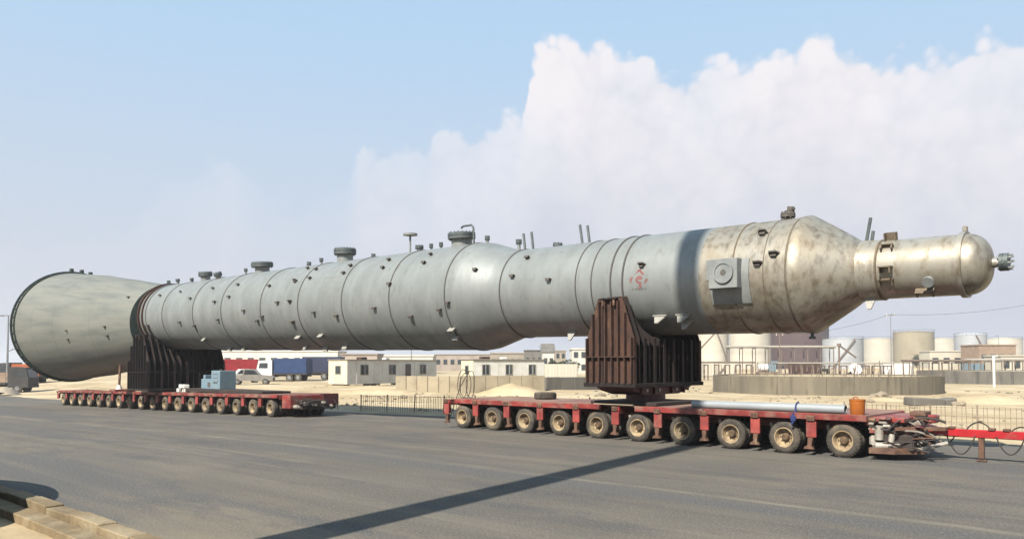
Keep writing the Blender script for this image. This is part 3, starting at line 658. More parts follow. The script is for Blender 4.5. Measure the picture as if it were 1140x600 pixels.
# ------------------------------------------------------------------ saddles under the vessel
def make_saddle(label, Xc, wx, wy, zb, rib_n, mat_side, mat_in, side_z, cheek_top):
    """Xc centre, wx base length along the axis, wy half width, zb base height"""
    s = thing('support_saddle', label, 'saddle', (Xc, 0, zb), rot=(0, 0, 0))
    zc = (VM @ Vector((Xc, 0, 0))).z - zb; Rv = vr(Xc) + .05
    def arc_z(y): return zc - math.sqrt(max(0, Rv * Rv - y * y)) if abs(y) < Rv else zc + .0
    def web(x0, x1, name, mat):
        n = 26; ys_ = [-wy + 2 * wy * i / n for i in range(n + 1)]
        top_ = [(y, min(arc_z(y), cheek_top)) for y in ys_]
        m = MB(); vs = []; 
        for x_ in (x0, x1):
            vs += [(x_, y, 0.12) for y in ys_] + [(x_, y, z) for y, z in top_]
        N1 = n + 1; fs = []
        for i in range(n):
            fs += [(i, i + 1, N1 + i + 1, N1 + i), (2 * N1 + i, 3 * N1 + i, 3 * N1 + i + 1, 2 * N1 + i + 1), (N1 + i, N1 + i + 1, 3 * N1 + i + 1, 3 * N1 + i), (i, 2 * N1 + i, 2 * N1 + i + 1, i + 1)]
        fs += [(0, N1, 3 * N1, 2 * N1), (n, 2 * N1 + n, 3 * N1 + n, N1 + n)]
        m.add(vs, fs); return m.build(name, mat, s)
    web(-.30, -.24, 'web_plate', mat_in); web(.24, .30, 'web_plate', mat_in)
    # curved seat between the webs
    a_ = math.asin(min(1, (wy - .05) / Rv)) if wy - .05 < Rv else math.pi / 2 - .28
    m = MB(); 
    for th0, th1 in [(-a_ + 2 * a_ * i / 24, -a_ + 2 * a_ * (i + 1) / 24) for i in range(24)]:
        P = lambda th, r: (r * math.sin(th), zc - r * math.cos(th))
        (y0, z0), (y1, z1) = P(th0, Rv - .035), P(th1, Rv - .035)
        m.add([(-.36, y0, z0), (.36, y0, z0), (.36, y1, z1), (-.36, y1, z1)], [(0, 1, 2, 3)], True)
    m.build('seat_plate', mat_side, s)
    for i in range(rib_n):
        y = -wy + .025 + (2 * wy - .05) * i / (rib_n - 1)
        zt = min(arc_z(y), cheek_top) - .02; zs = min(side_z, zt)
        edge = i in (0, rib_n - 1)
        for sg in (-1, 1):
            x0, x1 = sg * .302, sg * wx / 2
            poly = [(x0, .12), (x1, .12), (x1, zs), (x0 + (x1 - x0) * .25, zt), (x0, zt)] if zt > zs + .05 else [(x0, .12), (x1, .12), (x1, zt), (x0, zt)]
            th = .03 if edge else .022
            o = MB().prism(poly, -th / 2, th / 2, 'XZ').build('rib', mat_side if edge else mat_in, s, (0, y, 0))
            if i % 2 == 0 or edge:                             # flange strip on the rib's outer edge
                MB().box((x1 + sg * .012, 0, (.12 + zs) / 2), (.022, .13, zs - .12)).build('rib_flange', mat_side if edge else mat_in, o)
    for z_ in (.06,):
        MB().box((0, 0, z_), (wx + .16, 2 * wy + .14, .12), ch=.01).build('base_plate', mat_in, s)
    for sg in (-1, 1):
        MB().box((sg * (wx / 2 - .12), 0, side_z * .62), (.02, 2 * wy - .06, .16)).build('stiffener', mat_side, s)
    # horizontal ledge and end posts on the near side
    MB().box((0, -wy - .06, side_z * .62), (wx + .1, .10, .035)).build('ledge', mat_side, s)
    for k_ in range(8):
        x_ = -wx / 2 + .05 + (wx - .1) * k_ / 7; f_ = 1 - abs(x_) / (wx / 2); zt_ = min(cheek_top - .12, side_z * .9 + f_ * 2.2 * (cheek_top - side_z))
        MB().box((x_, -wy - .045, (.12 + zt_) / 2), (.035, .15, zt_ - .12)).build('end_rib', mat_side, s)
    MB().box((0, -wy + .03, (cheek_top + .12) / 2), (.56, .03, cheek_top - .14)).build('cheek_plate', mat_side, s)
    MB().box((0, -wy - .03, cheek_top - .05), (.62, .2, .05), ch=.008).build('cap_plate', mat_in, s)
    for sg in (-1, 1): MB().box((sg * .2, -wy - .07, cheek_top - .16), (.07, .07, .2), ch=.01).build('clamp_block', 'oily_rust', s)
    return s
DECK = 1.06
make_saddle('tall rusty ribbed saddle on the near trailer, under the narrow grey part', -6.62, 1.72, 1.92, 1.62, 15, 'rust', 'shaded_rust', 1.45, 2.68)
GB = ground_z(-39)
make_saddle('black ribbed saddle on the far trailer, beside the flared skirt', -39.2, 2.6, 2.25, 1.15 + GB, 13, 'shaded_rust', 'shaded_rust', 1.7, 3.2)

def turntable(label, X, zdeck, ztop, r):
    t = thing('turntable_bolster', label, 'turntable', (X, 0, zdeck))
    h = ztop - zdeck
    MB().box((0, 0, .05), (2.4, 2.6, .10), ch=.015).build('mat_plate', 'black_mat', t)
    MB().lathe([(.10, r * .62), (h * .55, r * .62)], 'Z', 28).lathe([(.10, 0), (.10, r * .62)], 'Z', 28).build('pivot', 'bolster_red', t)
    MB().prism([(-.95, h * .55), (.95, h * .55), (1.55, h * .80), (1.75, h - .004), (-1.75, h - .004), (-1.55, h * .80)], -.62, .62, 'YZ').build('cross_beam', 'bolster_red', t)
    for y in (-1.2, -.5, .5, 1.2):
        MB().box((.66, y, h * .78), (.08, .09, h * .36), ch=.01).build('gusset', 'bolster_red', t)
        MB().lathe([(0, .05), (.05, .05), (.05, 0)], 'X', 8, (.70, y + .15, h * .82)).build('pin', 'pale_metal', t)
    return t
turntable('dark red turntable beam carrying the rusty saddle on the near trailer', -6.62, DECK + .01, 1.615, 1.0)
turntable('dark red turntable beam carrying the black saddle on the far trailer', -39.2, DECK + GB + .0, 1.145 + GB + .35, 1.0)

# ------------------------------------------------------------------ modular trailers
D = .828; TR = D / 2
def tyre_mesh():
    p = [(.02, .235), (-.0, .27), (-.005, .33), (.015, .385), (.045, .408), (.075, TR), (.165, TR), (.195, .408), (.225, .385), (.245, .33), (.24, .27), (.22, .235)]
    m = MB().lathe(p, 'Y', 30)
    for j in range(30):                                          # shoulder lugs
        a = 2 * math.pi * j / 30
        rm = Matrix.Rotation(-a, 3, 'Y')
        m.box(rm @ Vector((TR - .004, .062, 0)), (.016, .05, .045), rm).box(rm @ Vector((TR - .004, .18, 0)), (.016, .05, .045), rm)
    return m.mesh('tyre', 'tyre')
TYRE = tyre_mesh()
TYRE_IN = MB().lathe([(.02, .235), (0, .27), (-.005, .33), (.045, .408), (.075, TR), (.165, TR), (.195, .408), (.245, .33), (.24, .27), (.22, .235)], 'Y', 20).mesh('tyre', 'tyre')
RIM = MB().lathe([(.018, .262), (-.006, .258), (-.004, .236), (.03, .226), (.07, .205), (.135, .190), (.145, .14), (.15, .10)], 'Y', 28).mesh('rim', 'rim')
RIM_IN = MB().lathe([(.018, .262), (.06, .205), (.105, .19), (.11, .0)], 'Y', 16).mesh('rim', 'rim')
hm = MB().lathe([(.15, .115), (.085, .10), (.055, .07), (.055, 0)], 'Y', 16)
for j in range(8):
    a = 2 * math.pi * j / 8; c_ = (.150 * math.cos(a), .135, .150 * math.sin(a))
    hm.lathe([(-.015, .016), (-.015, 0)], 'Y', 6, c_).lathe([(.01, .016), (-.015, .016)], 'Y', 6, c_)
HUB = hm.mesh('hub', 'hub')
BR = MB().box((0, 0, -.20), (.26, .05, .40), ch=.01).box((0, .07, -.19), (.20, .10, .34)).mesh('bracket', 'bracket_red')
BRCAP = MB().box((0, -.035, .02), (.20, .05, .14), ch=.012).lathe([(-.075, .028), (-.06, .028)], 'Y', 8, (-.05, 0, .02)).lathe([(-.075, .028), (-.06, .028)], 'Y', 8, (.05, 0, .02)).mesh('ring_lug', 'oily_rust')
FOOT = MB().prism([(-.06, -.40), (.07, -.40), (.05, -.62), (.10, -.70), (-.14, -.72), (-.12, -.66), (-.05, -.62)], -.03, .09, 'XZ').mesh('suspension_arm', 'oily_rust')
RAM = MB().tube([(0, 0, -.15), (.12, 0, -.62)], .055, 8).mesh('ram', 'pale_metal')
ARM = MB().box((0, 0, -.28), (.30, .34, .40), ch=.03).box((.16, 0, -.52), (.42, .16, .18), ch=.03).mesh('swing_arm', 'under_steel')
def make_trailer(label, Xf, n, sp, rot, front_len, rear_len, mods, detail):
    g0 = ground_z(Xf)
    t = thing('modular_trailer', label, 'trailer', (Xf, 0, g0), rot=rot, group='red modular transport trailers')
    L0, L1 = -(n - 1) * sp - rear_len, front_len
    cuts = [L0] + [-m * sp - sp / 2 for m in mods][::-1] + [L1]
    for a, b_ in zip(cuts, cuts[1:]):
        ln = b_ - a - .05; c_ = (a + b_) / 2
        for sy in (-1, 1):
            spans = [(a + .025, b_ - .025)]
            if detail and sy < 0 and b_ > 0: spans = [(a + .025, -7.35), (-6.05, -3.8), (-3.75, b_ - .025)]
            for u0, u1 in spans:
                dz = rnd.uniform(-.018, .012) if detail else 0
                MB().box(((u0 + u1) / 2, sy * 1.44, DECK - .08 + dz), (u1 - u0, .12, .16), ch=.012).build('side_beam', 'trailer_red', t)
        MB().box((c_, 0, DECK - .26), (ln - .1, .85, .40), ch=.02).build('spine_beam', 'trailer_red' if sy else 'trailer_red', t)
        MB().box((c_, 0, DECK - .018), (ln - .02, 2.75, .03)).build('deck_plate', 'deck_red', t)
        for xe in (a + .06, b_ - .06):
            MB().box((xe, 0, DECK - .13), (.06, 2.7, .22), ch=.01).build('end_beam', 'trailer_red', t)
    for i in range(n):
        x = -i * sp
        gl = ground_z(Xf + x) - (g0 - math.tan(rot[1]) * x) + rnd.uniform(-.004, .004)
        st = rnd.uniform(-.03, .03)
        for sy in (-1, 1):
            MB_link = [(-1.42, True), (-1.14, False), (-.70, False), (-.42, False)]
            for yo, outer in MB_link:
                w_ = part_empty('wheel', t, (x, yo, TR + gl) if sy < 0 else (x, -yo, TR + gl), (0, rnd.uniform(0, 6.28), (0 if sy < 0 else math.pi) + (st if outer else 0)))
                link('tyre', TYRE if (outer and sy < 0) else TYRE_IN, w_)
                if outer and sy < 0: link('rim', RIM, w_); link('hub', HUB, w_)
                elif not (sy > 0 and outer is False): link('rim', RIM_IN, w_)
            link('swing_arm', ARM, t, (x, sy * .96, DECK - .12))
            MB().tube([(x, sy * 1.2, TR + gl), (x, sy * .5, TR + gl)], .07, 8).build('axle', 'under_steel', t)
        xb = x - sp / 2
        if i < n - 1 or True:
            b_ = link('bracket', BR, t, (xb, -1.475, DECK - .19 + rnd.uniform(-.01, .01)))
            link('ring_lug', BRCAP, b_, (0, -.01, .06))
            if detail: link('suspension_arm', FOOT, b_, (.02 + rnd.uniform(-.03, .03), .02, rnd.uniform(-.02, .02)), (0, rnd.uniform(-.1, .1), 0)); 
            link('ram', RAM, t, (xb + .25, -1.05, DECK - .15))
            link('bracket', BR, t, (xb, 1.475, DECK - .19), (0, 0, math.pi))
            MB().box((xb, 0, DECK - .15), (.14, 2.72, .20)).build('cross_member', 'trailer_red', t)
    return t
near = make_trailer('red ten-axle trailer at right, carrying the rusty saddle and the grey pipes', 0.0, 10, 1.5, (0, 0, 0), .62, .36, [5], True)
SL2 = math.atan(-.0143)
far = make_trailer('longer red eighteen-axle trailer at left, carrying the black saddle under the flared skirt', -26.5, 18, 1.6, (0, SL2, 0), .75, .7, [5, 11], False)

# front end of the near trailer: steering gear, valves, hoses; then the drawbar
fe = part_empty('steering_unit', near, (.62, 0, 0))
def pc(mb, name, mat, par): return mb.build(name, mat, par)
pc(MB().box((.35, 0, DECK - .10), (.75, 2.3, .12), ch=.02), 'top_plate', 'trailer_red', fe)
pc(MB().prism([(-.02, -1.3), (.75, -1.0), (1.15, -.22), (1.15, .22), (.75, 1.0), (-.02, 1.3)], DECK - .42, DECK - .30, 'XY'), 'wedge_plate', 'trailer_red', fe)
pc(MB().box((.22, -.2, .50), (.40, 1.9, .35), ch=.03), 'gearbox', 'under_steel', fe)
for y, x, z, r_, h_ in ((-1.22, .18, .48, .10, .30), (-1.0, .30, .52, .12, .34), (-.72, .46, .46, .11, .36), (-.45, .55, .5, .10, .3), (-1.16, .02, .36, .09, .22), (-.86, .62, .40, .08, .24)):
    pc(MB().lathe([(z, 0), (z, r_), (z + h_ * .8, r_), (z + h_ * .8, r_ * .7), (z + h_, r_ * .7), (z + h_, 0)], 'Z', 14, (x, y, 0)), 'accumulator', 'pale_metal', fe)
pc(MB().tube([(.10, -1.32, .34), (.62, -.95, .34)], .085, 12), 'steering_cylinder', 'pale_metal', fe)
pc(MB().tube([(.62, -.95, .34), (1.0, -.62, .42)], .04, 8), 'piston_rod', 'pale_metal', fe)
pc(MB().tube([(.55, -1.0, .28), (.72, -.82, .62)], .09, 10), 'linkage', 'pale_metal', fe)
pc(MB().tube([(.40, -1.18, .22), (.44, -1.10, .62)], .07, 10), 'linkage', 'pale_metal', fe)
pc(MB().tube([(.10, 1.2, .4), (.9, .5, .42)], .08, 10), 'steering_cylinder', 'pale_metal', fe)
pc(MB().box((.50, -.55, .84), (.30, .42, .18), ch=.02), 'valve_block', 'oily_rust', fe)
pc(MB().box((.25, -1.0, .92), (.22, .30, .13), ch=.02), 'valve_block', 'pale_metal', fe)
pc(MB().box((.75, .1, DECK + .02), (.36, .5, .12), ch=.02), 'tool_tray', 'oily_rust', fe)
pc(MB().box((.95, .25, .95), (.3, .4, .2), ch=.03), 'coupling_box', 'trailer_red', fe)
pc(MB().box((.45, -.1, .42), (.9, 1.9, .42), ch=.04), 'front_frame', 'under_steel', fe)
pc(MB().prism([(.0, -1.42), (.55, -1.30), (1.05, -.75), (1.05, -.55), (.4, -1.1), (.0, -1.25)], .16, .30, 'XY'), 'steering_plate', 'oily_rust', fe)
pc(MB().prism([(.55, -1.25), (1.45, -.45), (1.45, -.25), (.55, -.9)], .72, .80, 'XY'), 'upper_arm', 'oily_rust', fe)
pc(MB().tube([(.9, -.9, .25), (1.45, -.35, .42)], .05, 8), 'tie_rod', 'pale_metal', fe)
hr = random.Random(5)
for i in range(38):
    a = Vector((hr.uniform(-.05, .6), hr.uniform(-1.42, .3), hr.uniform(.35, 1.02))); b_ = Vector((hr.uniform(.35, 1.45), hr.uniform(-1.15, .2), hr.uniform(.22, .95)))
    mid = (a + b_) / 2 + Vector((hr.uniform(0, .3), hr.uniform(-.35, .05), hr.uniform(-.3, .25)))
    pts_ = [a * (1 - u) ** 2 + mid * 2 * u * (1 - u) + b_ * u * u for u in np.linspace(0, 1, 9)]
    pc(MB().tube(pts_, hr.choice((.018, .024, .032)), 6), 'hose', hr.choice(('hose', 'hose', 'pale_metal', 'oily_rust', 'hose')), fe)
for i in range(34):
    c_ = (hr.uniform(.0, 1.1), hr.uniform(-1.42, -.3), hr.uniform(.2, .98)); c_ = (c_[0], c_[1] + c_[0] * .45, c_[2])
    pc(MB().box(c_, (hr.uniform(.07, .2), hr.uniform(.06, .16), hr.uniform(.06, .18)), Matrix.Rotation(hr.uniform(-.8, .8), 3, hr.choice('XYZ')), ch=.014), 'fitting', hr.choice(('pale_metal', 'oily_rust', 'under_steel', 'pale_metal', 'bolster_red')), fe)
# drawbar
dbar = part_empty('drawbar', near, (0, 0, 0))
pc(MB().box((3.7, 0, .655), (3.9, .16, .19), ch=.015), 'beam', 'drawbar_red', dbar)
pc(MB().prism([(1.55, -.46), (2.25, -.085), (2.25, .085), (1.55, .46)], .59, .72, 'XY'), 'fork', 'drawbar_red', dbar)
pc(MB().box((2.72, -.0, .32), (.12, .12, .49), ch=.01).box((2.72, 0, .035), (.2, .2, .03)), 'stand_leg', 'oily_rust', dbar)
pc(MB().lathe([(-.05, .10), (-.05, .17), (.05, .17), (.05, .10), (-.05, .10)], 'Z', 18, (5.8, 0, .655)), 'tow_eye', 'under_steel', dbar)
for x_ in (2.1, 2.95, 3.25): pc(MB().box((x_, -.03, .775), (.14, .16, .06), ch=.01), 'clamp', 'oily_rust', dbar)
def hoop(x0, x1, z0, zm, y, r_=.016, n_=12): return MB().tube([(x0 + (x1 - x0) * u, y, z0 + (zm - z0) * math.sin(math.pi * u) ** .8) for u in np.linspace(0, 1, n_)], r_, 6)
pc(hoop(2.0, 2.62, .62, .16, -.14), 'air_hose', 'hose', dbar)
pc(hoop(2.42, 2.95, .74, .93, -.06), 'air_hose', 'hose', dbar)
pc(hoop(3.05, 3.62, .62, .22, -.14), 'air_hose', 'hose', dbar)
pc(hoop(3.35, 3.75, .75, .86, -.06), 'air_hose', 'hose', dbar)
pc(hoop(1.5, 2.1, .55, .30, .2), 'air_hose', 'hose', dbar)
# rear end and cables of the near trailer
rear = -13.5 - .36
for i, (dy, hgt, wd) in enumerate(((-1.1, 1.05, .34), (-1.0, .92, .40), (-.8, 1.0, .3))):
    pc(MB().tube([(rear + .1 + wd * math.sin(u) * (.5 + .5 * u / 6.28), dy + .05 * i, DECK + hgt * (1 - math.cos(u)) / 2) for u in np.linspace(0, 2 * math.pi, 18)], .013, 6), 'cable_loop', 'hose', near)
pc(MB().tube([(rear + .2, -.9, DECK + 1.0), (rear - .6, -.6, DECK + .35), (rear - 1.5, -.3, .15), (rear - 1.9, -.2, .02)], .013, 6), 'cable', 'hose', near)
pc(MB().box((rear - .06, 0, DECK - .2), (.12, 2.2, .3), ch=.02), 'rear_coupling', 'trailer_red', near)
for sy in (-.5, .5): pc(MB().prism([(-.25, .62), (0, .56), (0, .95), (-.25, .86)], sy - .05, sy + .05, 'XZ', c=(rear - .1, 0, 0)), 'coupling_lug', 'trailer_red', near)
# front end of the far trailer: bulkhead with valves
ff = part_empty('front_unit', far, (.75, 0, 0))
pc(MB().box((.35, 0, .72), (.70, 2.5, .62), ch=.03), 'bulkhead_box', 'trailer_red', ff)
pc(MB().box((.75, .2, .58), (.3, 1.9, .45), ch=.03), 'gear_housing', 'under_steel', ff)
for y, z in ((-1.0, .5), (-.6, .62), (-.1, .55), (.4, .66), (.8, .5)):
    pc(MB().lathe([(.7, .09), (1.0, .09), (1.0, .05), (1.12, .05), (1.12, 0)], 'X', 12, (0, y, z)), 'valve', 'pale_metal', ff)
for i in range(12):
    a = Vector((.7, hr.uniform(-1.2, 1.2), hr.uniform(.35, .95))); b_ = Vector((hr.uniform(.9, 1.3), hr.uniform(-1.2, 1.2), hr.uniform(.3, .8)))
    mid = (a + b_) / 2 + Vector((.3, 0, hr.uniform(-.2, .2)))
    pc(MB().tube([a * (1 - u) ** 2 + mid * 2 * u * (1 - u) + b_ * u * u for u in np.linspace(0, 1, 8)], .025, 6), 'hose', 'hose', ff)
pc(MB().box((.86, .8, .8), (.25, .9, .55), ch=.03), 'end_plate', 'bolster_red', ff)

# ------------------------------------------------------------------ things lying on the decks
def pipe_thing(label, p0, p1, r_, mat, strap=None):
    a, b_ = Vector(p0), Vector(p1); L_ = (b_ - a).length
    t = thing('steel_pipe', label, 'pipe', a, group='grey pipes on the trailer deck'); d = (b_ - a).normalized(); m = d.to_track_quat('X', 'Z').to_matrix()
    MB().lathe([(0, r_ - .02), (0, r_), (L_, r_), (L_, r_ - .02)], 'X', 24, mat=m).build('pipe_wall', mat, t)
    MB().lathe([(0.01, r_ - .02), (L_ - .01, r_ - .02)], 'X', 24, mat=m).build('bore', mat, t)
    return t
z0 = DECK + .115
pipe_thing('thick pale grey pipe lying along the near edge of the trailer deck', (-4.3, -1.10, z0 - .01), (-.02, -1.12, z0), .115, 'pipe_grey')
pipe_thing('thinner grey pipe lying behind the thick pale pipe on the deck', (-4.35, -.82, DECK + .09), (-.35, -.78, DECK + .09), .09, 'pipe_grey')
o = thing('dark_pipe', 'short dark pipe lying behind the two grey pipes', 'pipe', (-2.9, -.48, DECK + .09))
MB().lathe([(0, 0), (0, .09), (2.1, .09), (2.1, 0)], 'X', 20).build('pipe_wall', 'black_mat', o)
MB().lathe([(2.08, .10), (2.16, .10), (2.16, .05)], 'X', 20).build('end_collar', 'clip_steel', o)
o = thing('blue_strap', 'dark blue strap tied round the pale grey pipe', 'strap', (-1.25, -1.11, DECK))
MB().tube([(0, .13 * math.cos(a), .115 + .128 * math.sin(a)) for a in np.linspace(-.3, math.pi + .5, 14)], .022, 6).build('loop', 'strap_blue', o)
MB().tube([(0, -.13, .10), (.03, -.20, .02), (.05, -.425, -.03), (.06, -.435, -.22), (.02, -.44, -.30)], .028, 6).build('tail', 'strap_blue', o)
MB().box((.06, -.44, -.14), (.14, .05, .16), ch=.02).build('knot', 'strap_blue', o)
o = thing('orange_drum', 'small orange plastic drum at the front corner of the trailer deck', 'drum', (.28, -1.16, DECK))
MB().lathe([(0, 0), (0, .158), (.02, .165), (.34, .185), (.35, .195), (.38, .195), (.38, .165), (.36, .16), (.36, 0)], 'Z', 24).build('body', 'orange_plastic', o)
MB().lathe([(.355, .13), (.375, .13), (.375, 0)], 'Z', 16).build('lid', 'oily_rust', o)
MB().tube([(-.10, 0, .38), (-.08, 0, .43), (.0, 0, .43), (.02, 0, .38)], .014, 6).build('handle', 'orange_plastic', o)
p = at_Y(607, 437, .3); o = thing('spare_tyre', 'black tyre lying flat on the near trailer deck, left of the saddle', 'tyre', (p.x, .3, DECK))
MB().lathe([(.0, .24), (.0, .36), (.05, .40), (.19, .40), (.24, .36), (.24, .24), (.16, .21), (.08, .21), (.0, .24)], 'Z', 30).build('tread', 'tyre', o)
MB().lathe([(.06, .225), (.18, .225)], 'Z', 24).build('inner_liner', 'black_mat', o)
def slab(name, label, cat, loc, size, mat, rz=0, parts=2, group=None):
    t = thing(name, label, cat, loc, rz, group); wd = size[1] / parts
    for i in range(parts): MB().box((rnd.uniform(-.03, .03), -size[1] / 2 + wd * (i + .5), size[2] / 2), (size[0] + rnd.uniform(-.06, 0), wd - .012, size[2]), ch=.01).build('board', mat, t)
    return t
slab('steel_plate', 'pale plate lying on the near trailer deck below the saddle', 'plate', (-6.9, -1.18, DECK), (1.5, .5, .035), 'timber', 0, 1)
gd = lambda X: ground_z(X) + DECK
slab('timber_stack', 'cream boards lying on the far trailer deck under the skirt', 'boards', (-42.9, -1.0, gd(-42.9) + .01), (3.6, .6, .26), 'timber', 0, 3)
slab('timber_stack', 'long thin cream boards at the rear of the far trailer deck', 'boards', (-47.6, -.9, gd(-47.6) + .03), (4.8, .7, .14), 'timber', 0, 3)
slab('dark_mats', 'black timber mats lying along the far trailer deck, right of the saddle', 'mats', (-31.9, -.4, gd(-31.9) + .02), (8.6, 1.6, .16), 'black_mat', 0, 4)
# blue power pack standing on the far trailer
o = thing('power_pack', 'pale blue machine box standing on the far trailer deck', 'power pack', (-33.7, -.2, gd(-33.7) + .18))
MB().box((-.85, 0, .34), (1.5, 1.1, .66), ch=.03).build('engine_housing', 'powder_blue', o)
MB().box((.55, 0, .62), (1.2, 1.2, 1.22), ch=.03).build('cabinet', 'powder_blue', o)
MB().box((-1.35, 0, .80), (.30, .9, .26), ch=.02).build('control_box', 'powder_blue', o)
MB().box((-.45, -.56, .3), (.35, .03, .3)).build('vent_grille', 'clip_steel', o)
MB().box((.55, -.61, .75), (.7, .03, .5)).build('door', 'powder_blue', o)
MB().tube([(-.3, .2, .6), (-.3, .2, 1.2), (-.2, .2, 1.3)], .05, 8).build('exhaust', 'clip_steel', o)
for z_ in (.45, .75, 1.0): MB().box((.55, -.63, z_), (.55, .02, .03)).build('louvre', 'clip_steel', o)
o.scale = (.78, .78, .82)
o = thing('white_block_pile', 'small pale packing blocks beside the blue machine box', 'blocks', (-36.0, -1.1, gd(-36)))
for i in range(6): MB().box((i % 3 * .3 - .3, rnd.uniform(-.1, .1), .12 + (i // 3) * .22), (.26, .3, .2), Matrix.Rotation(rnd.uniform(-.3, .3), 3, 'Z'), ch=.02).build('block', 'white_paint', o)
# thin prop beside the black saddle
pz = gd(-42.5); o = thing('support_prop', 'thin tan prop on a white foot beside the black saddle', 'prop', (-42.3, -2.1, pz + .0))
MB().tube([(0, 0, .28), (.03, .03, 1.6)], .07, 10).build('tube', 'oily_rust', o)
MB().box((0, .25, .10), (.8, 1.3, .12), ch=.02).build('outrigger_beam', 'trailer_red', o)
MB().lathe([(.14, 0), (.14, .20), (.30, .13), (.42, .09), (.42, 0)], 'Z', 16).build('foot', 'white_paint', o)

# ------------------------------------------------------------------ fence along the far road edge
def fence(label, pts, hgt, sp, post_every, group=None):
    P = [Vector(p) for p in pts]; t = thing('picket_fence', label, 'fence', (P[0].x, P[0].y, ground_h(P[0].x, P[0].y)), group=group)
    o0 = Vector(t.location); pk = MB().box((0, 0, hgt / 2), (.016, .016, hgt)).mesh('picket', 'fence_wire'); ps = MB().box((0, 0, hgt * .53), (.045, .045, hgt * 1.06)).mesh('post', 'fence_wire')
    k = 0
    for a, b_ in zip(P, P[1:]):
        L_ = (b_ - a).length; n = int(L_ / sp)
        for i in range(n):
            q = a + (b_ - a) * (i / n); z = ground_h(q.x, q.y)
            lk = link('post' if k % post_every == 0 else 'picket', ps if k % post_every == 0 else pk, t, Vector((q.x, q.y, z - .02)) - o0, (rnd.uniform(-.04, .04), rnd.uniform(-.04, .04), 0)); k += 1
        for hz_ in (.14, .62 * hgt, .93 * hgt):
            m = 10; MB().tube([Vector((a.x + (b_.x - a.x) * u, a.y + (b_.y - a.y) * u, ground_h(a.x + (b_.x - a.x) * u, a.y + (b_.y - a.y) * u) + hz_)) - o0 for u in np.linspace(0, 1, m)], .009, 5).build('rail', 'fence_wire', t)
    return t
fence('thin wire picket fence on the sand between the two trailers', [(-27.5, 4.6, 0), (-20, 5.0, 0), (-12.5, 5.9, 0)], .86, .17, 12, 'roadside picket fences')
fence('thin wire picket fence on the sand behind the red drawbar', [(-3.2, 7.6, 0), (2, 8.0, 0), (9.5, 8.4, 0)], .92, .15, 9, 'roadside picket fences')

# ------------------------------------------------------------------ site cabins
def window(parent, x, z, w_, h_, y, rows=(1, 2), flip=1):
    f = MB().box((x, y, z + h_ / 2 + .03), (w_ + .12, .06, .06)).box((x, y, z - h_ / 2 - .03), (w_ + .16, .08, .06)).box((x - w_ / 2 - .03, y, z), (.06, .06, h_)).box((x + w_ / 2 + .03, y, z), (.06, .06, h_)).build('window', 'window_frame', parent)
    n = rows[1]
    for i in range(n): MB().box((x - w_ / 2 + w_ * (i + .5) / n, y + .012 * flip, z), (w_ / n - .06, .02, h_ - .02)).build('pane', 'glass', f)
    return f
def cabin(label, A, L_, rz, wd, h_, wins, doors, base_z=.25, end_win=None):
    t = thing('site_cabin', label, 'cabin', (A.x, A.y, A.z), rz, group='white site cabins')
    H_ = h_
    MB().box((L_ / 2, wd / 2, base_z + H_ / 2), (L_, wd, H_)).build('wall', 'white_paint', t)
    MB().box((-.02, wd / 2, base_z + H_ / 2), (.03, wd - .02, H_ - .04)).build('end_wall', 'cream_paint', t)
    rf = MB().box((L_ / 2, wd / 2, base_z + H_ + .05), (L_ + .25, wd + .25, .10), ch=.02).build('roof', 'window_frame', t)
    n = max(4, int(L_ / 1.2))
    for i in range(1, n): MB().box((L_ * i / n, -.012, base_z + H_ / 2), (.035, .022, H_ - .1)).build('wall_batten', 'white_paint', t)
    for i in range(4): MB().box((.4 + (L_ - .8) * i / 3, wd / 2, base_z / 2), (.35, wd * .8, base_z)).build('footing', 'grey_concrete', t)
    for x, w_ in wins: window(t, x, base_z + H_ * .60, w_, .95, -.02)
    for x in doors:
        d = MB().box((x, -.03, base_z + 1.02), (.86, .05, 2.04)).build('door', 'brown_door', t); MB().box((x + .3, -.07, base_z + 1.0), (.05, .05, .16)).build('handle', 'galvanised', d)
    MB().box((L_ * .22, wd * .4, base_z + H_ + .22), (.9, .7, .26), ch=.03).build('roof_box', 'rust', t)
    MB().box((L_ * .5, wd * .5, base_z + H_ + .2), (.6, .6, .22), ch=.03).build('roof_box', 'white_paint', t)
    if end_win is not None:
        f = MB().box((-.05, end_win, base_z + H_ * .6), (.05, .8, .9)).build('window', 'window_frame', t); MB().box((-.08, end_win, base_z + H_ * .6), (.02, .64, .74)).build('pane', 'glass', f)
    return t
A = gp(387, 430.5); B = at_depth(486, 92, 0); d = B - A
cabin('long white cabin with cream end wall and four openings, behind the gap between the trailers', A, d.length, math.atan2(d.y, d.x), 2.7, 2.42, [(d.length * .17, 1.0), (d.length * .47, .95), (d.length * .83, .9)], [d.length * .65], .25, 1.3)
A = at_depth(527, 80, 0); B = at_depth(606, 84, 0); d = B - A
cabin('white cabin standing behind the beige wall and the sand heap', A, d.length, math.atan2(d.y, d.x), 2.8, 2.45, [(d.length * .17, .75), (d.length * .49, .7), (d.length * .82, .75)], [], .25, 1.4)

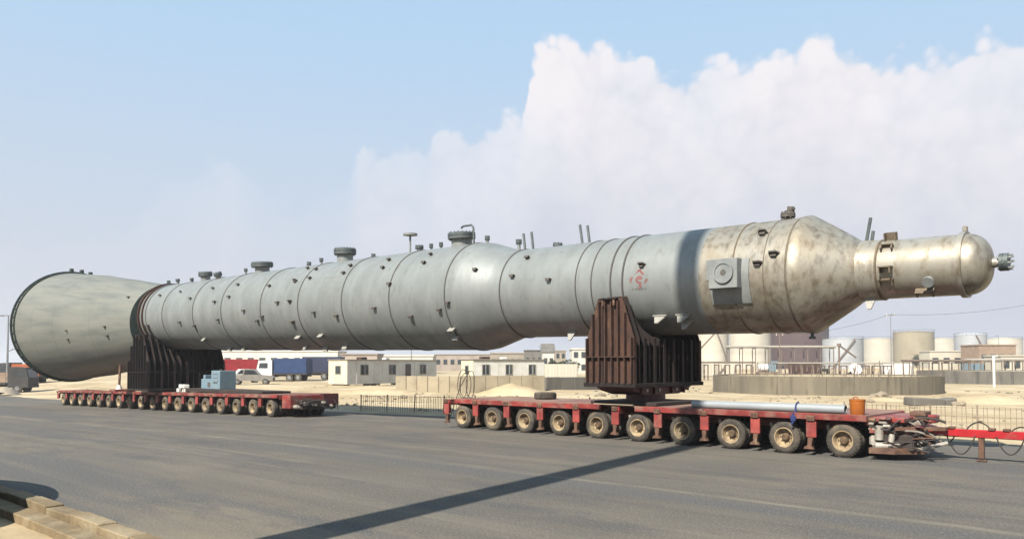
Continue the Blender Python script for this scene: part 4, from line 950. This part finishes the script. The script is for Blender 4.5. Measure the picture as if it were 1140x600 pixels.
# low walls, each of panels
def low_wall(label, a, b_, h_, th, n, mat, cap=True):
    a = Vector(a); b_ = Vector(b_); d = b_ - a; L_ = Vector((d.x, d.y)).length
    t = thing('low_wall', label, 'wall', (a.x, a.y, ground_h(a.x, a.y) - .1), math.atan2(d.y, d.x), group='low walls behind the road')
    for i in range(n):
        x = L_ * (i + .5) / n
        MB().box((x, rnd.uniform(-.015, .015), (h_ + .1) / 2 + rnd.uniform(-.015, .01)), (L_ / n - .03, th, h_ + .1), ch=.02).build('panel', mat, t)
    return t
low_wall('beige low wall in front of the long white cabin', gp(441, 436), gp(513, 436.5), 1.28, .25, 6, 'beige_wall')
low_wall('blotched beige low wall behind the sand heap', gp(513.5, 437), gp(606, 436), 1.42, .25, 7, 'beige_wall')
low_wall('grey low wall left of the rusty saddle', gp(607, 435.5), gp(668, 434), 1.1, .25, 4, 'grey_concrete')
def ring_wall(label, cx_, near_d, rad, h_, n, mat, fill=True):
    c = at_depth(cx_, near_d + rad, 0); t = thing('round_concrete_wall', label, 'wall', (c.x, c.y, -.08), group='round concrete tank foundations')
    me = None
    for i in range(n):
        a0, a1 = 2 * math.pi * i / n + .0012, 2 * math.pi * (i + 1) / n - .0012
        m = MB(); k = 4; vs = []
        for j in range(k + 1):
            a = a0 + (a1 - a0) * j / k
            for r_, z in ((rad, 0), (rad, h_ + .08), (rad - .3, h_ + .08), (rad - .3, 0)): vs.append((r_ * math.cos(a), r_ * math.sin(a), z))
        fs = [(j * 4 + q, (j + 1) * 4 + q, (j + 1) * 4 + (q + 1) % 4, j * 4 + (q + 1) % 4) for j in range(k) for q in range(4)] + [(0, 1, 2, 3), tuple(k * 4 + q for q in (3, 2, 1, 0))]
        m.add(vs, fs); m.build('panel', mat, t)
    MB().lathe([(h_ - .02, 0), (h_ - .02, rad - .3)], 'Z', 40).build('sand_fill', 'sand', t)
    return t
ring_wall('wide round concrete wall behind the grey pipes on the trailer', 916, 57.5, 8.9, 1.38, 16, 'concrete')
ring_wall('round grey concrete wall at the right edge, beyond the sand bank', 1128, 86, 10.5, 1.5, 18, 'grey_concrete')
p = gp(1036, 451); o = thing('concrete_slab', 'broken concrete slab lying on the sand before the round wall', 'slab', (p.x, p.y, ground_h(p.x, p.y)), FACE + .15)
MB().box((-.45, 0, .2), (1.9, 1.0, .46), Matrix.Rotation(.05, 3, 'Y'), ch=.05).build('block', 'grey_concrete', o)
MB().box((.95, .1, .18), (.8, .9, .42), Matrix.Rotation(-.12, 3, 'Y'), ch=.06).build('block', 'grey_concrete', o)
# rocks
def rock(label, px, py, s, seed):
    p = gp(px, py); bm = bmesh.new(); bmesh.ops.create_icosphere(bm, subdivisions=2, radius=1)
    for v in bm.verts:
        n = mnoise.noise(v.co * 1.3 + Vector((seed * 7.1, 0, 0))); v.co *= (1 + .45 * n); v.co.z *= .62; v.co.x *= 1.25
    me = bpy.data.meshes.new('rock'); bm.to_mesh(me); bm.free(); me.materials.append(M['rock'])
    o = link('rock', me, None, (p.x, p.y, ground_h(p.x, p.y) + s * .18), (0, 0, seed)); o.scale = (s, s, s)
    return tag(o, label, 'rock', 'rocks on the sand behind the near trailer')
for i, (lb, x, y, s) in enumerate([('pale boulder behind the orange drum, largest of the rocks', 980, 443, .55), ('rock just right of the largest boulder', 1000, 446, .28), ('low rock at the right end of the concrete slab', 1066, 452, .32),
      ('small brown rock on the sand bank right of the slab', 1088, 446, .2), ('small rock in front of the concrete slab', 1016, 455, .2), ('small rock left of the largest boulder', 968, 448, .22), ('pale rock on the sand behind the saddle, left of it', 668, 442, .32), ('smaller pale rock beside the saddle base', 684, 443, .25), ('dark lump of stone on the sand between the trailers', 449, 442, .3), ('small stone at the foot of the sand heap', 570, 443.5, .25)]):
    rock(lb, x, y, s, i + 1)

# scattered stones and clods on the sand: uncountable, one object
gr = MB(); gr_r = random.Random(21)
for k_ in range(2600):
    Y_ = 6.2 + 50 * gr_r.random() ** 1.6; X_ = -45 + (Y_ - 6) * -.9 + gr_r.random() * (62 + (Y_ - 6) * 1.1)
    if mnoise.noise(Vector((X_ * .12, Y_ * .12, 8))) < -.05 or Y_ < road_far_edge(X_) + .6: continue
    s_ = gr_r.choice((.03, .04, .05, .07, .11)) * (1 + .012 * Y_); z_ = ground_h(X_, Y_) + s_ * .2
    m3 = Matrix.Rotation(gr_r.uniform(0, 6.28), 3, 'Z') @ Matrix.Rotation(gr_r.uniform(-.5, .5), 3, 'X')
    vs = [Vector(v) * s_ * gr_r.uniform(.7, 1.3) for v in ((1.3, 0, 0), (-1.2, .1, 0), (0, 1, 0), (.1, -1, 0), (0, 0, .8), (0, .1, -.7))]
    gr.add([Vector((X_, Y_, z_)) + m3 @ v for v in vs], [(0, 2, 4), (2, 1, 4), (1, 3, 4), (3, 0, 4), (2, 0, 5), (1, 2, 5), (3, 1, 5), (0, 3, 5)])
tag(gr.build('gravel', 'rock'), 'small stones and clods scattered over the sand behind the trailers', None, kind='stuff')

# ------------------------------------------------------------------ storage tanks
def tank(label, px0, px1, ytop, d, mat, rings=5, stair=0, roof='cone', base=-.3):
    r_ = (px1 - px0) / 2 * d / FPX; c = at_depth((px0 + px1) / 2, d + r_, 0); h_ = zrow(ytop, d) - base - .0
    t = thing('storage_tank', label, 'tank', (c.x, c.y, base), group='storage tanks on the horizon')
    for i in range(rings):
        z0_, z1_ = h_ * i / rings, h_ * (i + 1) / rings
        MB().lathe([(z0_, r_), (z1_ - .05, r_), (z1_ - .05, r_ - .02), (z1_, r_ - .02)], 'Z', 40).build('shell_ring', mat, t)
    rh = r_ * .10 if roof == 'cone' else r_ * .22
    MB().lathe([(h_, r_ + .1), (h_ + .12, r_ + .1), (h_ + .12, r_)] + [(h_ + .12 + rh * (1 - (1 - u) ** 2 if roof == 'dome' else u), r_ * (1 - u)) for u in np.linspace(.05, 1, 6)], 'Z', 40).build('roof', mat, t)
    rl = MB().tube([((r_ + .02) * math.cos(a), (r_ + .02) * math.sin(a), h_ + 1.1) for a in np.linspace(0, 2 * math.pi, 40, endpoint=False)], .06, 5, closed=True)
    for a in np.linspace(0, 2 * math.pi, 24, endpoint=False): rl.tube([((r_ + .02) * math.cos(a), (r_ + .02) * math.sin(a), h_ + .1), ((r_ + .02) * math.cos(a), (r_ + .02) * math.sin(a), h_ + 1.1)], .05, 4)
    rl.build('railing', 'galvanised', t)
    if stair:
        a0 = math.atan2(-FWD.y, -FWD.x) + stair * .9
        sp_ = [((r_ + .55) * math.cos(a0 - stair * 1.1 * u), (r_ + .55) * math.sin(a0 - stair * 1.1 * u), h_ * u) for u in np.linspace(0, 1, 16)]
        MB().tube(sp_, .34, 4).build('stair', 'rack_steel', t)
    return t
tank('cream tank just right of the rusty saddle', 777, 811, 362, 300, 'tank_cream', 5, 1)
tank('broad cream tank below the wide end of the vessel', 812, 858, 358, 340, 'tank_cream', 6)
tank('dark maroon tank below the tapering end of the vessel', 857, 922, 360, 360, 'tank_maroon', 5)
tank('pale grey tank left of the light pole', 916, 960, 377, 350, 'tank_grey', 5, -1)
tank('white tank between the light pole and the olive tank', 962, 995, 377, 380, 'tank_cream', 5)
tank('large olive beige tank with a brown stained side', 996, 1038.5, 369.5, 330, 'tank_olive', 6)
tank('low white tank half hidden behind the olive tank', 1034, 1065, 377, 430, 'tank_cream', 4)
tank('blue grey domed tank with a curved stair', 1064, 1097, 373, 360, 'tank_grey', 5, 1, 'dome')
tank('wide cream tank behind the brick building', 1096, 1136, 377, 400, 'tank_cream', 4)
tank('pale grey tank at the right edge of the picture', 1128, 1168, 379, 440, 'tank_grey', 4)

for lb_, a_, b2_, yt_, d_, mt_ in (('small far tank showing left of the light pole', 944, 968, 384, 620, 'tank_cream'), ('small far grey tank right of the olive tank', 1040, 1058, 384, 640, 'tank_grey'),
      ('small far cream tank left of the domed tank', 1052, 1070, 386, 600, 'tank_cream'), ('small far tank right of the domed tank', 1088, 1104, 383, 620, 'tank_grey'), ('small far cream tank near the right edge', 1118, 1134, 385, 650, 'tank_cream'),
      ('small far grey tank behind the pale pipe on posts', 896, 918, 384, 600, 'tank_grey')): tank(lb_, a_, b2_, yt_, d_, mt_, 4)
# reinforcing bars left standing on the wide round wall
rw = [o for o in bpy.data.objects if o.name == 'round_concrete_wall'][0]; bars_r = random.Random(3)
rb = MB().tube([(0, 0, 0), (.02, .01, .55), (.0, .03, 1.1)], .03, 5).mesh('reinforcing_bar', 'rack_steel')
for k_ in range(70):
    a = bars_r.uniform(0, 6.283); r_ = 8.75 if k_ < 30 else bars_r.uniform(2, 8.3)
    o = link('reinforcing_bar', rb, rw, (r_ * math.cos(a), r_ * math.sin(a), 1.2), (bars_r.uniform(-.12, .12), bars_r.uniform(-.12, .12), 0)); o.scale = (1, 1, bars_r.uniform(.4, 1.3))
heap('sand_mound', 'wide far bank of sand before the tank farm', 1000, 414, 30, 6, 1.5, seed=14)
heap('sand_mound', 'far bank of sand behind the round concrete wall at left', 850, 416, 16, 5, 1.3, seed=17)
heap('sand_mound', 'low far bank of sand behind the second cabin', 640, 415, 14, 5, 1.1, seed=19)
heap('sand_mound', 'pale bank of sand below the long white cabin', 420, 437, 6, 2.0, .5, seed=23)

# pipe racks: posts, beams and pipes
def rack(label, px0, px1, ypix, d, n, mat_p, npipes=2, pr=.22):
    a = at_depth(px0, d, 0); b_ = at_depth(px1, d, 0); L_ = (b_ - a).length; z = zrow(ypix, d); rz = math.atan2(b_.y - a.y, b_.x - a.x)
    t = thing('pipe_rack', label, 'pipe rack', (a.x, a.y, -.1), rz, group='pipe racks on the far sand')
    for i in range(n):
        x = L_ * i / (n - 1)
        for yy in (0, 2.2): MB().box((x, yy, (z + .1) / 2 - .1), (.16, .16, z - .1)).build('post', 'rack_steel', t)
        MB().box((x, 1.1, z - .16), (.14, 2.6, .14)).build('cross_beam', 'rack_steel', t)
    for j in range(npipes): MB().tube([(-.6, .3 + j * .7, z + .2), (L_ + .6, .3 + j * .7, z + .2)], pr, 8).build('pipe', mat_p, t)
    return t
rack('long pale pipe on posts below the wide end of the vessel', 812, 928, 386.5, 170, 9, 'pale_pipe', 2, .28)
rack('low pipe rack left of the blue pump skid', 776, 836, 404, 110, 6, 'rack_steel', 2, .12)
rack('low dark pipe rack behind the round concrete wall', 868, 992, 405, 105, 11, 'pale_pipe', 2, .10)
rack('reddish pipe rack in front of the olive tank', 1012, 1078, 402, 140, 7, 'rack_steel', 3, .2)
rack('pipe rack in front of the brick building', 1080, 1150, 401, 150, 7, 'pale_pipe', 2, .25)

# small buildings
def block_house(name, label, cat, px0, px1, ytop, d, depth, mat, nwin=3, rows=1, yaw=0, roof='flat', group=None, wmat='glass'):
    a = at_depth(px0, d, 0); b_ = at_depth(px1, d, 0); L_ = (b_ - a).length; h_ = zrow(ytop, d) + .2
    t = thing(name, label, cat, (a.x, a.y, -.2), FACE + yaw, group=group)
    MB().box((L_ / 2, depth / 2, h_ / 2), (L_, depth, h_)).build('wall', mat, t)
    if roof == 'flat': MB().box((L_ / 2, depth / 2, h_ + .15), (L_ + .4, depth + .4, .3)).build('roof', mat, t)
    elif roof == 'gable': MB().prism([(-.3, h_), (depth + .3, h_), (depth / 2, h_ + depth * .28)], -.3, L_ + .3, 'YZ').build('roof', 'rust' if roof == 'x' else 'grey_concrete', t)
    for r_ in range(rows):
        for i in range(nwin):
            x = L_ * (i + .5) / nwin; z = h_ * (r_ + .58) / rows; w_ = min(1.6, L_ / nwin * .5); hh_ = min(1.5, h_ / rows * .42)
            f = MB().box((x, -.04, z), (w_ + .2, .08, hh_ + .2)).build('window', 'window_frame', t); MB().box((x, -.095, z), (w_, .03, hh_)).build('pane', wmat, f)
    return t
block_house('brick_building', 'orange brick building before the wide cream tank', 'building', 1090, 1131, 384.5, 220, 9, 'brick', 4, 1)
block_house('pump_house', 'low cream building at the foot of the olive tank', 'building', 1035, 1072, 391.5, 230, 6, 'tank_cream', 3, 1)
block_house('long_building', 'long tan building behind the second white cabin', 'building', 546, 602, 393.5, 240, 10, 'tan_wall', 8, 1)
block_house('long_building', 'pinkish building behind the roof of the long white cabin', 'building', 484, 547, 395, 260, 10, 'pink_wall', 8, 1)
block_house('grey_building', 'low grey building left of the white house', 'building', 584, 604, 390.5, 225, 8, 'grey_concrete', 3, 1)
block_house('white_house', 'white gabled house right of the tan building', 'house', 604, 617, 392, 200, 8, 'house_white', 2, 1, 0, 'gable')
block_house('brown_building', 'brown block right of the white gabled house', 'building', 618, 630, 391, 230, 8, 'tan_wall', 2, 2)
block_house('white_house', 'tall white house beside the rusty saddle', 'house', 637, 662, 389, 190, 9, 'house_white', 3, 2)
block_house('shed', 'low dark roofed shed behind the long white cabin', 'shed', 380, 420, 395, 170, 8, 'pink_wall', 5, 1)
block_house('shed', 'pale shed left of the pinkish building', 'shed', 422, 482, 396.5, 190, 8, 'house_white', 6, 1)
block_house('long_building', 'long white hall behind the parked trucks', 'building', 247, 376, 391.5, 230, 12, 'house_white', 10, 1)
block_house('pump_house', 'small grey building at the right edge behind the pipe rack', 'building', 1114, 1150, 396.5, 170, 6, 'tank_cream', 3, 1)

def container(label, px, py, rz, mat, L_=6.0, h_=2.5):
    p = gp(px, py); t = thing('shipping_container', label, 'container', (p.x, p.y, ground_h(p.x, p.y)), rz, group='containers on the far sand')
    MB().box((0, 0, h_ / 2 + .1), (L_, 2.4, h_)).build('shell', mat, t)
    for i in range(12): MB().box((-L_ / 2 + .25 + (L_ - .5) * i / 11, -1.22, h_ / 2 + .1), (.16, .05, h_ - .3)).build('corrugation', mat, t)
    MB().box((L_ / 2 + .02, 0, h_ / 2 + .1), (.05, 2.2, h_ - .2)).build('door', mat, t)
    for sx_ in (-1, 1): MB().box((sx_ * (L_ / 2 - .05), -1.2, h_ / 2 + .1), (.14, .12, h_ + .06)).build('corner_post', mat, t)
container('cream container right of the white cabin, before the white house', 622, 421, FACE - .1, 'tank_cream', 6, 2.2)
container('pale container under the wide end of the vessel, behind the low rack', 800, 419, FACE, 'tank_cream', 6, 2.3)
container('rusty brown container in front of the dark maroon tank', 895, 417, FACE + .15, 'rust', 6, 2.3)
container('white container left of the reddish pipe rack', 998, 417, FACE - .2, 'truck_white', 6, 2.3)
container('blue grey container right of the reddish pipe rack', 1086, 416, FACE + .1, 'powder_blue', 6, 2.3)
container('pale container beyond the white post', 1125, 415.5, FACE + .05, 'tank_cream', 8, 2.3)

# ------------------------------------------------------------------ parked vehicles far behind the trailers
WHEEL_S = MB().lathe([(-.14, 0), (-.14, .24), (-.12, .50), (.12, .50), (.14, .24), (.14, 0)], 'Y', 18).mesh('wheel', 'tyre')
RIM_S = MB().lathe([(-.15, 0), (-.15, .24), (-.14, .25)], 'Y', 14).mesh('rim', 'galvanised')
def wheels(t, xs_, wy, s=1.0):
    for x in xs_:
        for sg in (-1, 1):
            w_ = link('wheel', WHEEL_S, t, (x, sg * wy, .5 * s)); w_.scale = (s, s, s); link('rim', RIM_S, w_, None, (0, 0, 0 if sg < 0 else math.pi))
def truck(label, px, py, rz, cabmat, boxmat, L_=8.5, h_=2.3, kind='box', flip=1, name='parked_truck'):
    p = gp(px, py); t = thing(name, label, 'truck', (p.x, p.y, ground_h(p.x, p.y)), rz, group='trucks parked behind the far trailer')
    MB().box((0, 0, .78), (L_, .9, .26)).build('chassis', 'chassis', t)
    c = MB().prism([(L_ / 2 - 2.1, .55), (L_ / 2 + .05, .55), (L_ / 2 + .05, 1.6), (L_ / 2 - .2, 2.75), (L_ / 2 - 2.1, 2.85)], -1.2, 1.2, 'XZ').build('cab', cabmat, t)
    MB().prism([(L_ / 2 - 1.5, 1.75), (L_ / 2 - .25, 1.75), (L_ / 2 - .38, 2.45), (L_ / 2 - 1.5, 2.45)], -1.215, 1.215, 'XZ').build('side_window', 'glass', c)
    MB().prism([(L_ / 2 + .06, 1.68), (L_ / 2 + .075, 1.68), (L_ / 2 - .155, 2.6), (L_ / 2 - .17, 2.6)], -1.05, 1.05, 'XZ').build('windscreen', 'glass', c)
    MB().box((L_ / 2 + .06, 0, .7), (.14, 2.3, .3)).build('bumper', 'chassis', t)
    MB().box((-1.1, 0, .98), (L_ - 2.4, 2.4, .16)).build('bed', 'chassis', t)
    if kind == 'box':
        b_ = MB().box((-1.1, 0, 1.06 + h_ / 2), (L_ - 2.5, 2.45, h_), ch=.04).build('cargo_box', boxmat, t)
        for i in range(7): MB().box((-1.1 - (L_ - 2.8) / 2 + (L_ - 2.8) * i / 6, -1.235, 1.06 + h_ / 2), (.07, .03, h_ - .1)).build('rib', boxmat, b_)
    else:
        for s_ in range(4): MB().box((-1.1, -1.16, 1.25 + s_ * h_ / 4), (L_ - 2.5, .05, h_ / 4 - .06)).build('side_board', boxmat, t); MB().box((-1.1, 1.16, 1.25 + s_ * h_ / 4), (L_ - 2.5, .05, h_ / 4 - .06)).build('side_board', boxmat, t)
        MB().box((-1.1 - (L_ - 2.5) / 2, 0, 1.06 + h_ / 2), (.06, 2.3, h_)).build('tail_board', boxmat, t)
    wheels(t, (L_ / 2 - 1.1, -L_ / 2 + 1.3, -L_ / 2 + 2.5), 1.05)
    return t
truck('red truck parked behind the small white pickup', 274, 421, FACE + .25, 'truck_red', 'truck_red', 8.5, 2.0)
truck('white cab truck with a blue box body, right of the red truck', 318, 424, FACE + math.pi - .1, 'truck_white', 'truck_blue', 7.0, 2.0)
truck('white cab truck with a long navy body, nearest the long cabin', 352, 423, FACE + math.pi - .05, 'truck_white', 'navy_sheet', 8.0, 2.2)
truck('dark low truck with open boarded body at the far left edge', -2, 428, FACE + .1, 'chassis', 'brick', 7.5, 1.1, 'open')
truck('truck with an orange box body just left of the skirt', 27, 424, FACE + math.pi - .1, 'chassis', 'truck_orange', 6.5, 1.6)
def pickup(label, px, py, rz, mat, name='pickup_car'):
    p = gp(px, py); t = thing(name, label, 'car', (p.x, p.y, ground_h(p.x, p.y)), rz, group='cars parked behind the far trailer')
    MB().prism([(-2.4, .45), (2.3, .45), (2.35, .85), (2.1, 1.0), (.95, 1.08), (.35, 1.72), (-.75, 1.75), (-.95, 1.1), (-2.4, 1.08)], -.85, .85, 'XZ').build('body', mat, t)
    MB().prism([(.78, 1.14), (.30, 1.62), (-.66, 1.65), (-.80, 1.14)], -.862, .862, 'XZ').build('side_window', 'glass', t)
    MB().box((2.36, 0, .6), (.1, 1.6, .2), ch=.03).build('bumper', 'chassis', t)
    for sy in (-.6, .6): MB().box((2.33, sy, .85), (.06, .3, .16)).build('headlight', 'galvanised', t)
    wheels(t, (1.5, -1.5), .78, .68)
    return t
pickup('white pickup parked in front of the red truck', 270, 425.5, FACE + math.pi + .5, 'truck_white')
pickup('grey car parked beside the white pickup', 281, 428, FACE + .2, 'grey_car', 'parked_car')
pickup('dark car parked far behind, left of the rusty saddle', 622, 418, FACE + .1, 'navy_sheet', 'parked_car')
# white tarpaulin heap at the left edge
p = gp(8, 430); m = MB(); n = 14; vs = []
for j in range(n):
    for i in range(n):
        u, v = i / (n - 1) * 2 - 1, j / (n - 1) * 2 - 1; r_ = max(abs(u), abs(v))
        vs.append((u * 1.3, v * .9, max(0, .9 * (1 - abs(u) ** 1.6) * (1 - .6 * abs(v) ** 2) * (1 + .2 * mnoise.noise(Vector((u * 3, v * 3, 7))))) - .03))
m.add(vs, [(j * n + i, j * n + i + 1, (j + 1) * n + i + 1, (j + 1) * n + i) for j in range(n - 1) for i in range(n - 1)], True)
tag(m.build('covered_pile', 'tan_wall', None, (p.x, p.y, ground_h(p.x, p.y)), (0, 0, FACE)), 'pale sheet covered pile before the orange truck at far left', 'pile')

# blue and white pump skid, dish, drum on the far sand
p = gp(853, 425); o = thing('pump_skid', 'blue and white pump set standing behind the round concrete wall', 'pump', (p.x, p.y, ground_h(p.x, p.y)), FACE)
MB().box((0, 0, 1.15), (2.6, 1.0, .2)).build('skid', 'rack_steel', o)
for x in (-1.1, 1.1): MB().box((x, 0, .55), (.18, .8, 1.1)).build('leg', 'rack_steel', o)
MB().lathe([(-1.1, 0), (-1.1, .45), (.1, .5), (.1, 0)], 'X', 16, (0, 0, 1.75)).build('motor', 'truck_white', o)
MB().box((.7, 0, 1.75), (.9, .8, .9), ch=.05).build('pump_casing', 'powder_blue', o)
MB().tube([(.7, 0, 2.1), (.7, 0, 2.5), (1.4, 0, 2.5)], .12, 8).build('outlet_pipe', 'powder_blue', o)
p = gp(951, 431); o = thing('dish', 'white round dish leaning on a dark stand behind the round wall', 'dish', (p.x, p.y, ground_h(p.x, p.y)), FACE)
MB().lathe([(0, 0), (.04, .3), (.14, .58), (.3, .85), (.33, .85), (.18, .6), (.08, .33), (.05, 0)], 'Y', 24, (0, 0, 1.75), mat=Matrix.Rotation(math.pi - .5, 3, 'X') * .72).build('reflector', 'truck_white', o)
MB().tube([(0, .2, 0), (0, .1, 1.65)], .12, 8).tube([(-.8, .3, 1.2), (0, .2, 1.6), (.8, .3, 1.2)], .1, 6).build('stand', 'chassis', o)
p = gp(917, 430); tag(MB().box((0, 0, 1.65), (.95, .6, .3), ch=.03).box((-.35, 0, .75), (.1, .4, 1.5)).box((.35, 0, .75), (.1, .4, 1.5)).build('dark_box', 'chassis', None, (p.x, p.y, ground_h(p.x, p.y)), (0, 0, FACE)), 'small dark box on legs behind the round concrete wall', 'box')

# ------------------------------------------------------------------ poles, lamps and wires
def lamp(label, px, d, ytop, heads=2, arm=.8, name='street_lamp', mat='galvanised', low=None):
    c = at_depth(px, d, 0); h_ = zrow(ytop, d); t = thing(name, label, 'lamp', (c.x, c.y, ground_h(c.x, c.y)), FACE, group='lamp posts')
    MB().tube([(0, 0, 0), (0, 0, h_ * .5), (0, 0, h_)], [.14, .11, .07], 10).build('pole', mat, t)
    MB().tube([(-arm, 0, h_ + .08), (arm if heads > 1 else 0, 0, h_ + .08)], .06, 6).build('arm', mat, t)
    for s_ in ((-1, 1) if heads > 1 else (-1,)): MB().box((s_ * arm, 0, h_ + .06), (.7, .3, .16), ch=.04).build('lamp_head', mat, t)
    if low: MB().tube([(0, 0, low), (.6, 0, low + .25)], .05, 6).box((.8, 0, low + .3), (.5, .25, .14)).build('lower_lamp', mat, t)
    return t
lamp('tall twin headed street lamp left of the flared skirt', 8.5, 95, 344, 2, .9, low=4.6)
lamp('thin lamp post rising behind the long white cabin', 458, 150, 386, 1, .5)
lamp('thin lamp post behind the second white cabin', 603, 190, 386, 1, .5)
lamp('thin pole lamp above the brick building', 1112, 260, 374, 1, .6)
def pole(label, px, d, ytop, r_=.12, mat='rack_steel', bars=()):
    c = at_depth(px, d, 0); h_ = zrow(ytop, d); t = thing('utility_pole', label, 'pole', (c.x, c.y, ground_h(c.x, c.y)), FACE, group='utility poles')
    MB().tube([(0, 0, 0), (0, 0, h_)], [r_ * 1.3, r_ * .8], 8).build('shaft', mat, t)
    for z in bars: MB().box((0, 0, z), (1.6, .1, .12)).build('crossarm', mat, t)
    for s_ in (-.6, .6): MB().tube([(s_, 0, h_ - .3), (s_, 0, h_ + .1)], .06, 6).build('insulator', 'white_paint', t)
    return Vector((c.x, c.y, h_))
P1 = pole('tall utility pole between the pale tanks', 992, 120, 350, .06, 'galvanised', (zrow(351, 120),))
P2 = pole('utility pole below the saddle side of the maroon tank', 868, 150, 372, .10, 'rack_steel', (zrow(373, 150),))
P3 = pole('utility pole standing just beyond the right edge', 1190, 118, 330, .10, 'rack_steel', (zrow(331, 118),))
c = gp(1106, 431.5); o = thing('marker_post', 'white post on the sand before the far round wall', 'post', (c.x, c.y, ground_h(c.x, c.y)), FACE)
MB().tube([(0, 0, 0), (0, 0, 3.0)], .12, 8).build('shaft', 'white_paint', o); MB().box((.12, 0, 3.05), (.5, .12, .12)).build('arm', 'white_paint', o)
for nm, a, b_, sag in (('overhead wire running from the tall pole down to the maroon tank', P1, P2, .8), ('overhead wire running from the tall pole out of the picture', P1, P3, .9)):
    mid = [a + (b_ - a) * u - Vector((0, 0, sag * 4 * u * (1 - u))) for u in np.linspace(0, 1, 20)]
    tag(MB().tube([q - a for q in mid], .022, 5).build('overhead_wire', 'hose', None, a), nm, 'wire')
# leaning derrick booms among the far plant
def boom(label, px0, y0, px1, y1, d):
    a = at_depth(px0, d, zrow(y0, d)); b_ = at_depth(px1, d, zrow(y1, d)); g_ = Vector((a.x, a.y, 0))
    t = thing('loading_arm', label, 'loading arm', g_); MB().tube([(0, 0, 0), (0, 0, a.z)], .16, 8).build('post', 'rack_steel', t)
    MB().tube([a - g_, b_ - g_], .14, 6).build('arm', 'rack_steel', t); MB().box(a - g_, (.5, .5, .5)).build('pivot', 'rack_steel', t)
boom('dark loading arm slanting down left of the pale grey tank', 934, 384, 953, 398, 130)
boom('thin loading arm slanting up beside the cream tank', 778, 390, 795, 372, 140)

# ------------------------------------------------------------------ shrubs and trees far behind
def tree(label, px, d, ytop, wid, seed, ybase=0):
    c = at_depth(px, d, 0); h_ = zrow(ytop, d); R0 = random.Random(seed); t = thing('desert_tree', label, 'tree', (c.x, c.y, ground_h(c.x, c.y)), FACE, group='dark trees near the houses')
    m = MB().tube([(0, 0, 0), (.1, 0, h_ * .3), (0, .1, h_ * .6)], [.22, .16, .08], 7)
    for k in range(5):
        a = k * 1.26; m.tube([(.05, 0, h_ * .3), (math.cos(a) * wid * .5, math.sin(a) * wid * .3, h_ * .75)], [.09, .03], 5)
    m.build('trunk', 'bark', t)
    m = MB()
    for k in range(420):
        while True:
            u = Vector((R0.uniform(-1, 1), R0.uniform(-1, 1), R0.uniform(-1, 1)))
            if u.length < 1 and u.length > .35 - .2 * R0.random(): break
        p = Vector((u.x * wid, u.y * wid * .8, h_ * .66 + u.z * h_ * .36)) * (1 + .15 * mnoise.noise(u * 2 + Vector((seed, 0, 0))))
        q = Matrix.Rotation(R0.uniform(0, 6.28), 3, 'Z') @ Matrix.Rotation(R0.uniform(0, 3.14), 3, 'X'); s_ = R0.uniform(.14, .32)
        m.add([p + q @ Vector(v) for v in ((-s_, -s_ * .5, 0), (s_, -s_ * .5, .05), (s_ * .8, s_ * .5, 0), (-s_ * .8, s_ * .5, .06))], [(0, 1, 2, 3)])
    o = m.build('crown', 'leaf', t); o['kind'] = 'stuff'
    return t
tree('dark spreading tree in front of the tall white house', 632, 150, 401, 2.3, 3)
tree('small dark tree left of the spreading tree', 616, 165, 402, 1.3, 4)
tree('round dark tree at the foot of the olive tank', 1020, 260, 395, 1.6, 5)
tree('dark tree beside the brick building', 1084, 240, 394, 1.5, 6)

# ------------------------------------------------------------------ just outside the frame: the mast whose shadow crosses the road, and a dome added for its shadow
q0 = gp(316, 600); q1 = gp(752, 499); dr = (q1 - q0).normalized(); base = q0 - dr * 6.6
mast = thing('high_mast', 'tall thick lighting mast whose shadow crosses the road', 'mast', (base.x, base.y, 0))
MB().tube([(0, 0, 0), (0, 0, 12), (0, 0, 36)], [.42, .38, .33], 24).build('shaft', 'mast_steel', mast)
MB().box((0, 0, .15), (1.4, 1.4, .3), ch=.04).build('plinth', 'grey_concrete', mast)
MB().lathe([(35.9, .34), (36.0, .8), (36.3, .8), (36.4, 0)], 'Z', 20).build('lamp_ring', 'mast_steel', mast)
shadow_body = thing('shadow_dome', 'unseen low domed body added to cast the shadow at lower left', 'tank', (-9.2, -21.6, -.1))
MB().lathe([(.0, 0), (.0, 4.0), (1.23, 4.0)], 'Z', 48).build('wall', 'plastic_green', shadow_body)
MB().lathe([(1.20, 4.06), (1.28, 4.06)] + [(1.28 + 1.0 * math.sin(a), 4.0 * math.cos(a)) for a in np.linspace(.05, math.pi / 2, 9)], 'Z', 48).build('roof', 'plastic_green', shadow_body)
MB().lathe([(2.2, .35), (2.45, .35), (2.45, 0)], 'Z', 16).build('hatch', 'plastic_green', shadow_body)

# ------------------------------------------------------------------ hazy air
hzb = MB().box((0, 0, 18.0), (7600, 7600, 40.0)).build('haze', 'hose')
hzb.data.materials.clear()
hm_ = bpy.data.materials.new('hazy_air'); hm_.use_nodes = True; ht = hm_.node_tree
for n_ in list(ht.nodes):
    if n_.type != 'OUTPUT_MATERIAL': ht.nodes.remove(n_)
pv = ht.nodes.new('ShaderNodeVolumePrincipled'); pv.inputs['Color'].default_value = (0.92, 0.93, 0.97, 1); pv.inputs['Density'].default_value = 0.00045; pv.inputs['Anisotropy'].default_value = 0.2
ht.links.new(pv.outputs[0], ht.nodes['Material Output'].inputs['Volume'])
hzb.data.materials.append(hm_); tag(hzb, 'thin pale desert haze filling the air over the ground', None, kind='stuff')
